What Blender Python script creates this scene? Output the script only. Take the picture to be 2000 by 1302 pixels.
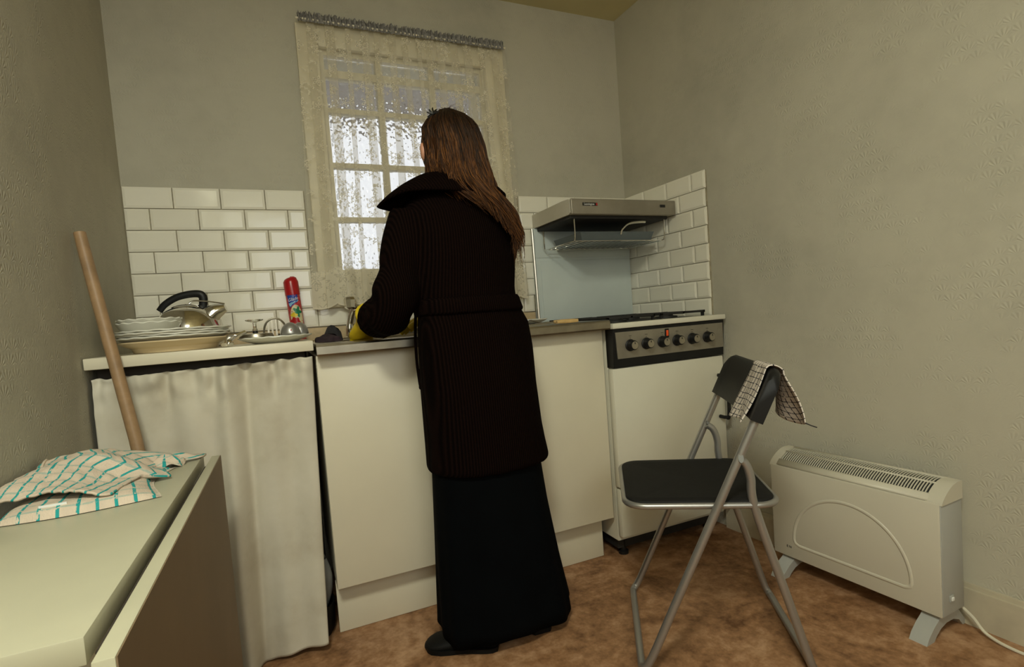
import bpy, bmesh, math, random
from mathutils import Vector, Matrix, noise
random.seed(7)
PI = math.pi
SC = bpy.context.scene
COL = SC.collection
for _o in list(bpy.data.objects):
    bpy.data.objects.remove(_o)

# ------------------------------------------------------------------ camera
cam_d = bpy.data.cameras.new('camera')
cam = bpy.data.objects.new('camera', cam_d)
COL.objects.link(cam)
_r = Vector((0.914074, -0.398654, -0.074458))
_u = Vector((0.090062, 0.020527, 0.995725))
_f = Vector((0.395421, 0.916872, -0.054667))
_m = Matrix.Identity(4)
for i in range(3):
    _m[i][0], _m[i][1], _m[i][2] = _r[i], _u[i], -_f[i]
_m[0][3], _m[1][3], _m[2][3] = 0.47416, -2.25436, 0.97097
cam.matrix_world = _m
cam_d.sensor_fit = 'HORIZONTAL'
cam_d.sensor_width = 36.0
cam_d.lens = 36.0 * 1028.34 / 2000.0
cam_d.shift_y = 23.87 / 2000.0
cam_d.clip_start = 0.02
SC.camera = cam

# ------------------------------------------------------------------ sky, daylight, exposure
wd = bpy.data.worlds.new('overcast_sky')
SC.world = wd
wd.use_nodes = True
wd.node_tree.nodes['Background'].inputs[0].default_value = (0.93, 0.96, 1.0, 1)
wd.node_tree.nodes['Background'].inputs[1].default_value = 1.25

def area(name, loc, rot, sx, sy, power, col):
    l = bpy.data.lights.new(name, 'AREA')
    l.shape = 'RECTANGLE'
    l.size, l.size_y = sx, sy
    l.energy = power
    l.color = col
    o = bpy.data.objects.new(name, l)
    o.location = loc
    o.rotation_euler = rot
    COL.objects.link(o)
    return o

# daylight coming in through the window in the wall behind the camera
area('rear_window_daylight', (0.62, -3.29, 1.62), (math.radians(90), 0, 0), 1.0, 1.1, 9.5, (0.97, 1.0, 0.87))
# flat ceiling lamp in the middle of the room, behind the camera
area('ceiling_lamp_light', (0.21, -2.50, 2.345), (0, 0, 0), .36, .36, 35, (0.97, 1.0, 0.845))
SC.view_settings.view_transform = 'Standard'
SC.view_settings.look = 'None'
SC.view_settings.gamma = 1.0
SC.view_settings.use_curve_mapping = False
SC.view_settings.exposure = 0.0

# ------------------------------------------------------------------ helpers
def V(*a):
    return Vector(a)

class MB:
    def __init__(s):
        s.v, s.f, s.uv = [], [], []
    def add(s, vs, fs, uvs=None):
        b = len(s.v)
        s.v += [tuple(p) for p in vs]
        s.f += [tuple(b + i for i in q) for q in fs]
        s.uv += list(uvs) if uvs else [(0.0, 0.0)] * len(vs)
        return s
    def box(s, x0, x1, y0, y1, z0, z1, bev=0.0, seg=2):
        x0, x1 = min(x0, x1), max(x0, x1); y0, y1 = min(y0, y1), max(y0, y1); z0, z1 = min(z0, z1), max(z0, z1)
        if bev <= 0:
            vs = [(x, y, z) for z in (z0, z1) for y in (y0, y1) for x in (x0, x1)]
            return s.add(vs, [(0, 2, 3, 1), (4, 5, 7, 6), (0, 1, 5, 4), (2, 6, 7, 3), (0, 4, 6, 2), (1, 3, 7, 5)])
        bm = bmesh.new()
        bmesh.ops.create_cube(bm, size=1.0)
        for p in bm.verts:
            p.co = V((x0 + x1) / 2 + p.co.x * (x1 - x0), (y0 + y1) / 2 + p.co.y * (y1 - y0), (z0 + z1) / 2 + p.co.z * (z1 - z0))
        bev = min(bev, .49 * min(x1 - x0, y1 - y0, z1 - z0))
        bmesh.ops.bevel(bm, geom=list(bm.edges), offset=bev, segments=seg, profile=.5, affect='EDGES')
        return s.bm(bm)
    def bm(s, bm, mat=None):
        bm.verts.index_update()
        vs = [(mat @ p.co if mat else p.co.copy()) for p in bm.verts]
        fs = [[p.index for p in q.verts] for q in bm.faces]
        bm.free()
        return s.add(vs, fs)
    def tube(s, path, r, seg=10, cap=True, flat=1.0, up=None):
        path = [Vector(p) for p in path]
        n = len(path)
        rs = r if isinstance(r, (list, tuple)) else [r] * n
        t0 = (path[1] - path[0]).normalized()
        a = Vector(up) if up is not None else (V(0, 0, 1) if abs(t0.z) < .9 else V(1, 0, 0))
        nx = (a - t0 * a.dot(t0)).normalized()
        rings = []
        for i, p in enumerate(path):
            t = (path[min(i + 1, n - 1)] - path[max(i - 1, 0)]).normalized()
            nx = (nx - t * nx.dot(t)).normalized()
            ny = t.cross(nx)
            rings.append([p + (nx * math.cos(2 * PI * k / seg) + ny * flat * math.sin(2 * PI * k / seg)) * rs[i] for k in range(seg)])
        return s.loft(rings, cap)
    def loft(s, rings, cap=True, closed=True):
        n, m = len(rings), len(rings[0])
        vs = [p for r in rings for p in r]
        fs = []
        for i in range(n - 1):
            for k in range(m if closed else m - 1):
                a, b = i * m + k, i * m + (k + 1) % m
                fs.append((a, b, b + m, a + m))
        if cap:
            fs.append(tuple(range(m))[::-1])
            fs.append(tuple((n - 1) * m + k for k in range(m)))
        return s.add(vs, fs)
    def lathe(s, prof, c=(0, 0, 0), seg=32, rim=None, axis=None):
        """prof: list of (r, z); rim(theta, r, z) -> (r, z) lets an edge be wavy"""
        rings = []
        for (r, z) in prof:
            ring = []
            for k in range(seg):
                t = 2 * PI * k / seg
                rr, zz = (rim(t, r, z) if rim else (r, z))
                p = V(rr * math.cos(t), rr * math.sin(t), zz)
                ring.append((axis @ p if axis else p) + Vector(c))
            rings.append(ring)
        return s.loft(rings, False)
    def grid(s, fn, nu, nv, uvfn=None):
        vs, uvs, fs = [], [], []
        for j in range(nv + 1):
            for i in range(nu + 1):
                u, w = i / nu, j / nv
                vs.append(fn(u, w))
                uvs.append(uvfn(u, w) if uvfn else (u, w))
        for j in range(nv):
            for i in range(nu):
                a = j * (nu + 1) + i
                fs.append((a, a + 1, a + nu + 2, a + nu + 1))
        return s.add(vs, fs, uvs)
    def ellipsoid(s, c, r, seg=20, rings=12, rot=None):
        vs = []
        for j in range(rings + 1):
            ph = PI * j / rings - PI / 2
            for k in range(seg):
                t = 2 * PI * k / seg
                p = V(r[0] * math.cos(ph) * math.cos(t), r[1] * math.cos(ph) * math.sin(t), r[2] * math.sin(ph))
                vs.append((rot @ p if rot else p) + Vector(c))
        fs = []
        for j in range(rings):
            for k in range(seg):
                a, b = j * seg + k, j * seg + (k + 1) % seg
                fs.append((a, b, b + seg, a + seg))
        return s.add(vs, fs)
    def xf(s, m):
        s.v = [tuple(m @ Vector(p)) for p in s.v]
        return s
    def build(s, name, mat, parent=None, smooth=True, ang=38, loc=None, solid=0.0, sub=0, kind=None, weld=False):
        off = V(0, 0, 0)
        if parent is not None:
            q = parent
            while q is not None:
                off = off + q.location
                q = q.parent
        elif loc is not None:
            off = Vector(loc)
        me = bpy.data.meshes.new(name)
        me.from_pydata([tuple(Vector(p) - off) for p in s.v], [], s.f)
        if any(u != (0.0, 0.0) for u in s.uv):
            ul = me.uv_layers.new(name='UVMap')
            idx = [0] * len(me.loops)
            me.loops.foreach_get('vertex_index', idx)
            flat = []
            for i in idx:
                flat += [s.uv[i][0], s.uv[i][1]]
            ul.data.foreach_set('uv', flat)
        if weld:
            bm = bmesh.new(); bm.from_mesh(me)
            bmesh.ops.remove_doubles(bm, verts=bm.verts, dist=1e-5)
            bmesh.ops.recalc_face_normals(bm, faces=bm.faces)
            bm.to_mesh(me); bm.free()
        me.validate()
        if smooth:
            me.polygons.foreach_set('use_smooth', [True] * len(me.polygons))
            me.set_sharp_from_angle(angle=math.radians(ang))
        me.materials.append(mat)
        o = bpy.data.objects.new(name, me)
        COL.objects.link(o)
        if parent is not None:
            o.parent = parent
        elif loc is not None:
            o.location = loc
        if solid:
            md = o.modifiers.new('thickness', 'SOLIDIFY'); md.thickness = solid; md.offset = 0
        if sub:
            md = o.modifiers.new('subdivision', 'SUBSURF'); md.levels = sub; md.render_levels = sub
        if kind:
            o['kind'] = kind
        return o

def tag(o, label, cat, group=None):
    o['label'] = label
    o['category'] = cat
    if group:
        o['group'] = group
    return o

def thing(name, label, cat, loc, group=None):
    o = bpy.data.objects.new(name, None)
    o.location = loc
    o.empty_display_size = .05
    COL.objects.link(o)
    return tag(o, label, cat, group)

def struct(o):
    o['kind'] = 'structure'
    return o

def sempty(name, loc=(0, 0, 0)):
    o = bpy.data.objects.new(name, None)
    o.location = loc
    COL.objects.link(o)
    return struct(o)

def remesh(o, voxel, smooth=4, dec=None):
    md = o.modifiers.new('join', 'REMESH'); md.mode = 'VOXEL'; md.voxel_size = voxel; md.use_smooth_shade = True
    md2 = o.modifiers.new('soften', 'SMOOTH'); md2.iterations = smooth; md2.factor = .5
    dg = bpy.context.evaluated_depsgraph_get()
    me = bpy.data.meshes.new_from_object(o.evaluated_get(dg))
    mats = list(o.data.materials)
    o.modifiers.clear()
    o.data = me
    if not me.materials:
        for m in mats: me.materials.append(m)
    me.polygons.foreach_set('use_smooth', [True] * len(me.polygons))
    return o

def text_mesh(body, size, depth=.0004, font_shear=0.0):
    c = bpy.data.curves.new('lettering_curve', 'FONT')
    c.body = body; c.size = size; c.extrude = depth; c.shear = font_shear
    c.align_x = 'CENTER'; c.align_y = 'CENTER'; c.resolution_u = 3
    o = bpy.data.objects.new('lettering_curve', c)
    COL.objects.link(o)
    dg = bpy.context.evaluated_depsgraph_get(); dg.update()
    me = o.evaluated_get(dg).to_mesh()
    vs = [p.co.copy() for p in me.vertices]
    fs = [list(p.vertices) for p in me.polygons]
    bpy.data.objects.remove(o)
    bpy.data.curves.remove(c)
    return vs, fs

def spline(pts, n):
    pts = [Vector(p) for p in pts]
    P_ = [2 * pts[0] - pts[1]] + pts + [2 * pts[-1] - pts[-2]]
    out = []
    segs = len(pts) - 1
    for i in range(n + 1):
        t = i / n * segs
        k = min(int(t), segs - 1); t -= k
        a, b, c, d = P_[k:k + 4]
        out.append(.5 * ((2 * b) + (c - a) * t + (2 * a - 5 * b + 4 * c - d) * t * t + (3 * b - a - 3 * c + d) * t ** 3))
    return out

def lerp(tab, z):
    """tab: list of tuples sorted by first item, linear interpolation of the rest"""
    if z <= tab[0][0]: return tab[0][1:]
    for a, b in zip(tab, tab[1:]):
        if z <= b[0]:
            t = (z - a[0]) / (b[0] - a[0])
            return tuple(p + (q - p) * t for p, q in zip(a[1:], b[1:]))
    return tab[-1][1:]

def nz(x, y=0.0, z=0.0):
    return noise.noise(V(x, y, z))

# ------------------------------------------------------------------ materials
class NT:
    """tiny node-tree writer"""
    def __init__(s, name):
        s.m = bpy.data.materials.new(name)
        s.m.use_nodes = True
        s.t = s.m.node_tree
        s.b = s.t.nodes['Principled BSDF']
        s.out = s.t.nodes['Material Output']
    def n(s, typ, **kw):
        q = s.t.nodes.new(typ)
        for k, v in kw.items():
            setattr(q, k, v)
        return q
    def put(s, sock, val):
        if isinstance(val, bpy.types.NodeSocket):
            s.t.links.new(val, sock)
        elif isinstance(val, (tuple, list)) and len(val) == 3 and sock.type == 'RGBA':
            sock.default_value = (*val, 1)
        else:
            sock.default_value = val
    def math(s, op, a, b=0.0, c=0.0, clamp=False):
        q = s.n('ShaderNodeMath', operation=op, use_clamp=clamp)
        for i, x in enumerate((a, b, c)):
            s.put(q.inputs[i], x)
        return q.outputs[0]
    def noise(s, scale, vec=None, detail=3.0, rough=.55, dist=0.0):
        q = s.n('ShaderNodeTexNoise')
        q.inputs['Scale'].default_value = scale
        q.inputs['Detail'].default_value = detail
        q.inputs['Roughness'].default_value = rough
        q.inputs['Distortion'].default_value = dist
        if vec is not None: s.t.links.new(vec, q.inputs['Vector'])
        return q.outputs['Fac']
    def coord(s, which='Object'):
        return s.n('ShaderNodeTexCoord').outputs[which]
    def scale(s, vec, xyz):
        q = s.n('ShaderNodeMapping')
        s.t.links.new(vec, q.inputs['Vector'])
        q.inputs['Scale'].default_value = xyz
        return q.outputs[0]
    def sep(s, vec):
        q = s.n('ShaderNodeSeparateXYZ'); s.t.links.new(vec, q.inputs[0])
        return q.outputs
    def comb(s, x, y, z=0.0):
        q = s.n('ShaderNodeCombineXYZ')
        for i, v in enumerate((x, y, z)): s.put(q.inputs[i], v)
        return q.outputs[0]
    def ramp(s, fac, stops):
        q = s.n('ShaderNodeValToRGB')
        e = q.color_ramp.elements
        while len(e) < len(stops): e.new(.5)
        for el, (p, c) in zip(e, stops):
            el.position = p
            el.color = (*c, 1) if len(c) == 3 else c
        s.t.links.new(fac, q.inputs[0])
        return q.outputs[0]
    def step(s, x, lo, hi):
        q = s.n('ShaderNodeMapRange', interpolation_type='SMOOTHSTEP')
        s.put(q.inputs['Value'], x)
        s.put(q.inputs['From Min'], lo); s.put(q.inputs['From Max'], hi)
        return q.outputs[0]
    def mix(s, fac, a, b):
        q = s.n('ShaderNodeMix', data_type='RGBA')
        s.put(q.inputs[0], fac); s.put(q.inputs[6], a); s.put(q.inputs[7], b)
        return q.outputs[2]
    def bump(s, h, strength, dist=.01):
        q = s.n('ShaderNodeBump')
        q.inputs['Strength'].default_value = strength
        q.inputs['Distance'].default_value = dist
        s.t.links.new(h, q.inputs['Height'])
        s.t.links.new(q.outputs[0], s.b.inputs['Normal'])
        return q.outputs[0]
    def set(s, **kw):
        for k, v in kw.items():
            s.put(s.b.inputs[k.replace('_', ' ')], v)
        return s

def plain(name, col, rough=.5, metal=0.0, var=.08, vscale=6.0, bump=0.0, bscale=80.0, spec=.5):
    m = NT(name)
    c = m.coord()
    f = m.noise(vscale, c, 4.0)
    lo = tuple(x * (1 - var) for x in col); hi = tuple(min(1, x * (1 + var)) for x in col)
    m.set(Base_Color=m.ramp(f, [(.3, lo), (.7, hi)]), Roughness=rough, Metallic=metal)
    m.b.inputs['Specular IOR Level'].default_value = spec
    if bump:
        m.bump(m.noise(bscale, c, 2.0), bump, .002)
    return m.m

def wallpaper(name, axis, col=(.52, .49, .395)):
    """embossed fan wallpaper; axis = 0 (wall runs along x) or 1 (along y)"""
    m = NT(name)
    c = m.coord()
    x, y, z = m.sep(c)
    u = x if axis == 0 else y
    big = m.noise(1.3, c, 5.0, .6)
    fine = m.noise(14.0, c, 4.0, .6)
    dirt = m.math('ADD', m.math('MULTIPLY', big, .75), m.math('MULTIPLY', fine, .25))
    base = m.ramp(dirt, [(.32, tuple(k * .82 for k in col)), (.55, col), (.75, tuple(k * 1.06 for k in col))])
    s = 1 / .036
    uu = m.math('MULTIPLY', u, s); vv = m.math('MULTIPLY', z, s * 1.25)
    row = m.math('FLOOR', vv)
    par = m.math('MULTIPLY', m.math('MODULO', row, 2.0), .5)
    a = m.math('SUBTRACT', m.math('FRACT', m.math('ADD', uu, par)), .5)
    b = m.math('ADD', m.math('FRACT', vv), .12)
    ang = m.math('ARCTAN2', a, b)
    rad = m.math('SQRT', m.math('ADD', m.math('MULTIPLY', a, a), m.math('MULTIPLY', b, b)))
    ray = m.math('MULTIPLY', m.step(m.noise(9.0, c, 2.0), .42, .68), m.math('MULTIPLY', m.math('COSINE', m.math('MULTIPLY', ang, 15.0)), m.math('MULTIPLY', m.step(rad, .18, .45), m.step(rad, 1.0, .75))))
    h = m.math('ADD', m.math('MULTIPLY', ray, .8), m.math('MULTIPLY', m.noise(160.0, c, 2.0), .7))
    m.bump(h, .30, .0024)
    m.set(Base_Color=base, Roughness=.75)
    m.b.inputs['Specular IOR Level'].default_value = .3
    return m.m

M = {}
M['paper_x'] = wallpaper('wallpaper_back', 0)
M['paper_y'] = wallpaper('wallpaper_side', 1)
M['ceiling'] = plain('ceiling_paint', (.60, .52, .28), .8, var=.12, vscale=2.0)
def floor_mat():
    m = NT('mottled_vinyl')
    c = m.coord()
    a = m.noise(5.5, c, 6.0, .62, .8); b = m.noise(26.0, c, 4.0, .6); d = m.noise(90.0, c, 2.0)
    f = m.math('ADD', m.math('ADD', m.math('MULTIPLY', a, .52), m.math('MULTIPLY', b, .36)), m.math('MULTIPLY', d, .12))
    m.set(Base_Color=m.ramp(f, [(.36, (.13, .058, .024)), (.5, (.33, .170, .080)), (.63, (.52, .31, .175))]), Roughness=.5)
    m.b.inputs['Specular IOR Level'].default_value = .35
    m.bump(d, .05, .002)
    return m.m
M['floor'] = floor_mat()
def tile_mat():
    m = NT('glazed_tile')
    oi = m.n('ShaderNodeObjectInfo')
    c = m.coord()
    f = m.math('ADD', m.math('MULTIPLY', oi.outputs['Random'], .5), m.math('MULTIPLY', m.noise(14.0, c, 3.0), .5))
    m.set(Base_Color=m.ramp(f, [(.2, (.84, .80, .68)), (.8, (.90, .865, .755))]), Roughness=.09)
    m.bump(m.noise(22.0, c, 2.0), .12, .003)
    return m.m
M['tile'] = tile_mat()
M['grout'] = plain('grout', (.33, .29, .20), .9, var=.35, vscale=30)
M['cream_paint'] = plain('old_cream_paint', (.80, .73, .55), .45, var=.1, vscale=9, bump=.1)
M['laminate'] = plain('cream_laminate', (.74, .68, .53), .33, var=.04, vscale=3)
M['table_lam'] = plain('yellowed_laminate', (.49, .465, .335), .38, var=.08, vscale=3)
M['table_edge'] = plain('laminate_edge', (.60, .55, .42), .45, var=.06)
M['white_enamel'] = plain('white_enamel', (.72, .69, .57), .22, var=.04, vscale=3)
M['blue_enamel'] = plain('pale_blue_enamel', (.60, .66, .64), .3, var=.05, vscale=4)
M['steel'] = plain('brushed_steel', (.52, .48, .41), .3, 1.0, var=.06, vscale=30)
M['dull_steel'] = plain('grubby_steel', (.38, .345, .28), .33, 1.0, var=.15, vscale=16)
M['chrome'] = plain('chrome', (.72, .70, .66), .07, 1.0, var=.02)
M['tube'] = plain('silver_tube', (.40, .39, .375), .36, .75, var=.05)
M['black'] = plain('black_plastic', (.0075, .0075, .0075), .45, var=.2, spec=.35)
M['leaf_shaded'] = plain('shaded_leaf_brown', (.21, .145, .082), .6, var=.12, vscale=4)  # shade on the leaf's outer face, put into a darker brown
M['seat_black'] = plain('grained_black_seat', (.009, .0085, .0078), .72, var=.15, vscale=40, bump=.2, bscale=300, spec=.25)
M['iron'] = plain('cast_iron', (.014, .013, .012), .65, var=.3, vscale=50, bump=.2)
M['soot_shade'] = plain('sooty_metal_and_shade', (.02, .018, .016), .7, var=.3)  # soot on hob and grill, also the painted shade below the cooker
M['panel_grey'] = plain('brushed_panel', (.34, .31, .25), .42, .6, var=.08, vscale=20)
M['hood_front'] = plain('hood_front_metal', (.30, .27, .215), .42, .55, var=.1, vscale=14)
M['hood_cream'] = plain('hood_cream_enamel', (.56, .52, .42), .3, var=.06)
M['heater'] = plain('heater_enamel', (.64, .60, .49), .35, var=.03, vscale=3)
M['heater_grey'] = plain('heater_grey_plastic', (.43, .43, .40), .45, var=.03)
M['heater_dark'] = plain('heater_inside', (.03, .03, .028), .8)
M['wood'] = plain('broom_wood', (.33, .205, .105), .5, var=.2, vscale=25)
M['light_wood'] = plain('handle_wood', (.58, .38, .15), .5, var=.15, vscale=40)
M['dark_brown'] = plain('dark_brown_parts', (.045, .034, .024), .7, var=.3)
M['beech'] = plain('worn_sealant_strip', (.50, .38, .22), .6, var=.2, vscale=20)
M['china'] = plain('white_china', (.70, .685, .60), .14, var=.03)
M['beige_china'] = plain('beige_china', (.66, .52, .31), .2, var=.04)
M['pan_grey'] = plain('dark_blue_enamel', (.10, .12, .125), .35, var=.1)
M['red'] = plain('red_plastic', (.42, .008, .012), .28, var=.05)
M['blue'] = plain('label_blue', (.02, .06, .36), .35, var=.1)
M['lblue'] = plain('label_light_blue', (.28, .55, .75), .35)
M['white'] = plain('print_white', (.85, .85, .82), .4)
M['green'] = plain('label_green', (.02, .22, .10), .35, var=.3, vscale=60)
M['yellow_p'] = plain('label_yellow', (.75, .55, .03), .35, var=.2, vscale=60)
M['rose'] = plain('label_rose', (.52, .045, .05), .35, var=.5, vscale=90)
M['cream_p'] = plain('label_cream', (.70, .62, .38), .35, var=.2, vscale=60)
M['glove'] = plain('yellow_rubber', (.66, .48, .012), .38, var=.08, bump=.1, bscale=60)
M['orange'] = plain('orange_lamp', (.85, .10, .02), .25)
M['sponge'] = plain('blue_sponge', (.08, .25, .55), .8, bump=.5, bscale=120)
M['purple'] = plain('dark_purple_cloth', (.022, .010, .015), .85, var=.4, vscale=30, bump=.4, bscale=150)
M['charcoal'] = plain('charcoal_cloth', (.02, .018, .02), .85, var=.3, vscale=40, bump=.4, bscale=150)
M['skin'] = plain('skin', (.62, .30, .19), .45, var=.06, vscale=20)
M['eye'] = plain('eye_white', (.7, .68, .64), .2)
M['skirt'] = plain('black_skirt_cloth', (.0018, .0024, .0030), .9, var=.2, vscale=10, spec=.05)
M['shoe'] = plain('black_shoe', (.004, .004, .004), .6, spec=.2)
M['cable'] = plain('white_cable', (.66, .62, .50), .45)
M['bag'] = plain('grey_plastic_bag', (.30, .30, .28), .4, var=.1, bump=.3, bscale=30)
def knit():
    m = NT('dark_brown_rib_knit')
    x, y, z = m.sep(m.coord())
    c = m.coord()
    ph = m.math('MULTIPLY', m.math('ADD', x, m.math('MULTIPLY', y, .35)), 2 * PI / .0068)
    ribs = m.math('ADD', m.math('MULTIPLY', m.math('SINE', ph), .5), .5)
    fz = m.noise(350.0, c, 2.0)
    m.set(Base_Color=m.mix(ribs, (.0026, .0013, .0010), (.0075, .0034, .0025)), Roughness=.9)
    m.b.inputs['Specular IOR Level'].default_value = .03
    m.bump(m.math('ADD', ribs, m.math('MULTIPLY', fz, .5)), .7, .003)
    return m.m
M['knit'] = knit()
def hair_mat():
    m = NT('brown_hair')
    uv = m.coord('UV')
    f = m.noise(14.0, m.scale(uv, (4.0, .35, 1.0)), 4.0, .65)
    g = m.noise(3.0, m.scale(uv, (4.0, 1.1, 1.0)), 3.0, .6)
    h = m.math('ADD', m.math('MULTIPLY', f, .55), m.math('MULTIPLY', g, .45))
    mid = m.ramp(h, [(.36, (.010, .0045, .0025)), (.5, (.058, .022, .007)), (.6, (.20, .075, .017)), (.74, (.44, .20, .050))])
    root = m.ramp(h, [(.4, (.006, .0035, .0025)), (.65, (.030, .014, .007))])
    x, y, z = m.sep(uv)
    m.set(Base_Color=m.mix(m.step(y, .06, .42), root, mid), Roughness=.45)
    m.b.inputs['Specular IOR Level'].default_value = .15
    m.bump(f, .5, .004)
    return m.m
M['hair'] = hair_mat()
def curtain_cloth():
    m = NT('grubby_white_cotton')
    c = m.coord()
    st = m.noise(5.0, c, 5.0, .62)
    col = m.ramp(st, [(.3, (.54, .485, .38)), (.5, (.63, .585, .475)), (.7, (.68, .635, .53))])
    m.set(Base_Color=col, Roughness=.85)
    m.b.inputs['Specular IOR Level'].default_value = .15
    m.bump(m.noise(400.0, c, 2.0), .1, .001)
    return m.m
M['cotton'] = curtain_cloth()
def checked(name, ground, line, pitch, wid, hl=.45):
    m = NT(name)
    x, y, z = m.sep(m.coord('UV'))
    c = m.coord('UV')
    wob = m.math('MULTIPLY', m.math('SUBTRACT', m.noise(25.0, c, 3.0), .5), .006)
    def band(q, w):
        fr = m.math('FRACT', m.math('DIVIDE', m.math('ADD', q, wob), pitch))
        return m.math('LESS_THAN', m.math('ABSOLUTE', m.math('SUBTRACT', fr, .5)), w / pitch / 2)
    brk = m.step(m.noise(140.0, c, 2.0), .34, .46)
    ln = m.math('MULTIPLY', m.math('MAXIMUM', band(x, wid), m.math('MULTIPLY', band(y, wid * .7), hl)), brk)
    gr = m.ramp(m.noise(30.0, c, 4.0), [(.3, tuple(k * .86 for k in ground)), (.7, ground)])
    m.set(Base_Color=m.mix(ln, gr, line), Roughness=.92)
    m.b.inputs['Specular IOR Level'].default_value = .1
    m.bump(m.noise(330.0, c, 3.0), .55, .003)
    return m.m
M['teal_check'] = checked('teal_check_terry', (.70, .58, .46), (.03, .33, .32), .027, .0052, .4)
M['black_check'] = checked('black_check_linen', (.82, .73, .65), (.018, .018, .028), .0150, .0027, 1.0)
def glass_mat():
    m = NT('hammered_glass')
    c = m.coord()
    v = m.n('ShaderNodeTexVoronoi', feature='SMOOTH_F1')
    v.inputs['Scale'].default_value = 85.0
    m.t.links.new(m.scale(c, (1.0, 1.0, .7)), v.inputs['Vector'])
    h = m.math('ADD', v.outputs['Distance'], m.math('MULTIPLY', m.noise(30.0, c, 2.0), .7))
    m.set(Base_Color=(.95, .96, .97), Roughness=.06, IOR=1.45)
    m.b.inputs['Transmission Weight'].default_value = 1.0
    m.bump(h, .8, .0065)
    return m.m
M['glass'] = glass_mat()
def clear_glass():
    m = NT('drinking_glass')
    m.set(Base_Color=(.93, .95, .92), Roughness=.02, IOR=1.45)
    m.b.inputs['Transmission Weight'].default_value = 1.0
    c = m.coord()
    m.bump(m.noise(20.0, c, 1.0), .05, .001)
    return m.m
M['clear'] = clear_glass()
def lace():
    m = NT('lace_net')
    uv = m.coord('UV')
    x, y, z = m.sep(uv)          # metres along the cloth, metres above the hem
    def flowers(scale, R, petals, keep, seed):
        vo = m.n('ShaderNodeTexVoronoi', voronoi_dimensions='2D')
        vo.inputs['Scale'].default_value = scale
        vo.inputs['Randomness'].default_value = .75
        off = m.n('ShaderNodeVectorMath', operation='ADD')
        m.t.links.new(uv, off.inputs[0]); off.inputs[1].default_value = (seed, seed * .7, 0)
        m.t.links.new(off.outputs[0], vo.inputs['Vector'])
        d = m.n('ShaderNodeVectorMath', operation='SUBTRACT')
        m.t.links.new(off.outputs[0], d.inputs[0]); m.t.links.new(vo.outputs['Position'], d.inputs[1])
        dx, dy, _ = m.sep(d.outputs[0])
        r = m.math('SQRT', m.math('ADD', m.math('MULTIPLY', dx, dx), m.math('MULTIPLY', dy, dy)))
        th = m.math('ARCTAN2', dy, dx)
        cr = m.sep(vo.outputs['Color'])
        lim = m.math('MULTIPLY', m.math('ADD', m.math('MULTIPLY', m.math('COSINE', m.math('MULTIPLY', th, petals)), .38), .62), R)
        on = m.math('GREATER_THAN', cr[0], keep)
        return m.math('MULTIPLY', m.math('LESS_THAN', r, lim), on), m.math('MULTIPLY', m.math('LESS_THAN', m.math('ABSOLUTE', m.math('SUBTRACT', r, m.math('MULTIPLY', lim, .62))), R * .11), on)
    f1, ring1 = flowers(16.0, .022, 5.0, .55, 3.1)
    f2, _ = flowers(62.0, .0085, 3.0, .55, 8.3)
    sprig = m.step(m.noise(11.0, uv, 2.0), .50, .56)
    f2 = m.math('MULTIPLY', f2, sprig)
    body = m.math('MAXIMUM', m.math('SUBTRACT', f1, m.math('MULTIPLY', ring1, .6)), f2)
    # dense lace border along the hem
    f3, ring3 = flowers(12.0, .040, 6.0, .0, 1.7)
    f4, ring4 = flowers(21.0, .022, 4.0, .1, 5.9)
    edge = m.step(m.math('ADD', y, m.math('MULTIPLY', m.noise(16.0, uv, 2.0), .08)), .19, .17)
    rings = m.math('MAXIMUM', ring3, ring4)
    bord = m.math('MULTIPLY', edge, m.math('SUBTRACT', .84, m.math('MULTIPLY', rings, .3)))
    hem = m.math('LESS_THAN', y, .006)
    alpha = m.math('MAXIMUM', .27, m.math('MULTIPLY', body, .80))
    alpha = m.math('MAXIMUM', alpha, bord)
    alpha = m.math('MAXIMUM', alpha, m.math('MULTIPLY', hem, .95))
    col = m.ramp(m.noise(6.0, uv, 4.0), [(.3, (.78, .71, .55)), (.7, (.88, .82, .67))])
    di = m.n('ShaderNodeBsdfDiffuse'); tr = m.n('ShaderNodeBsdfTranslucent'); tp = m.n('ShaderNodeBsdfTransparent')
    m.t.links.new(col, di.inputs[0]); m.t.links.new(col, tr.inputs[0])
    a = m.n('ShaderNodeMixShader'); a.inputs[0].default_value = .15
    m.t.links.new(di.outputs[0], a.inputs[1]); m.t.links.new(tr.outputs[0], a.inputs[2])
    b = m.n('ShaderNodeMixShader')
    m.t.links.new(alpha, b.inputs[0]); m.t.links.new(tp.outputs[0], b.inputs[1]); m.t.links.new(a.outputs[0], b.inputs[2])
    m.t.links.new(b.outputs[0], m.out.inputs[0])
    return m.m
M['lace'] = lace()
M['ruffle'] = plain('grey_ruffle_tape', (.27, .255, .235), .9, var=.45, vscale=120)
M['baseboard'] = plain('dirty_cream_skirting', (.58, .52, .39), .5, var=.16, vscale=7, bump=.1)
M['hinge'] = plain('matt_grey_hinge', (.20, .20, .19), .6)
M['outside'] = plain('porch_soffit', (.34, .32, .34), .9)
M['ground'] = plain('outside_paving', (.6, .6, .58), .9)
# ------------------------------------------------------------------ the room
W0, WA = 2.1338, .04984                 # right wall: x = W0 - WA * y
YR, ZC = -3.30, 2.41                    # rear wall, ceiling
ZT = 1.5268                             # top of the tiling
def xw(y, off=0.0):
    return W0 - WA * y - off

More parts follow.
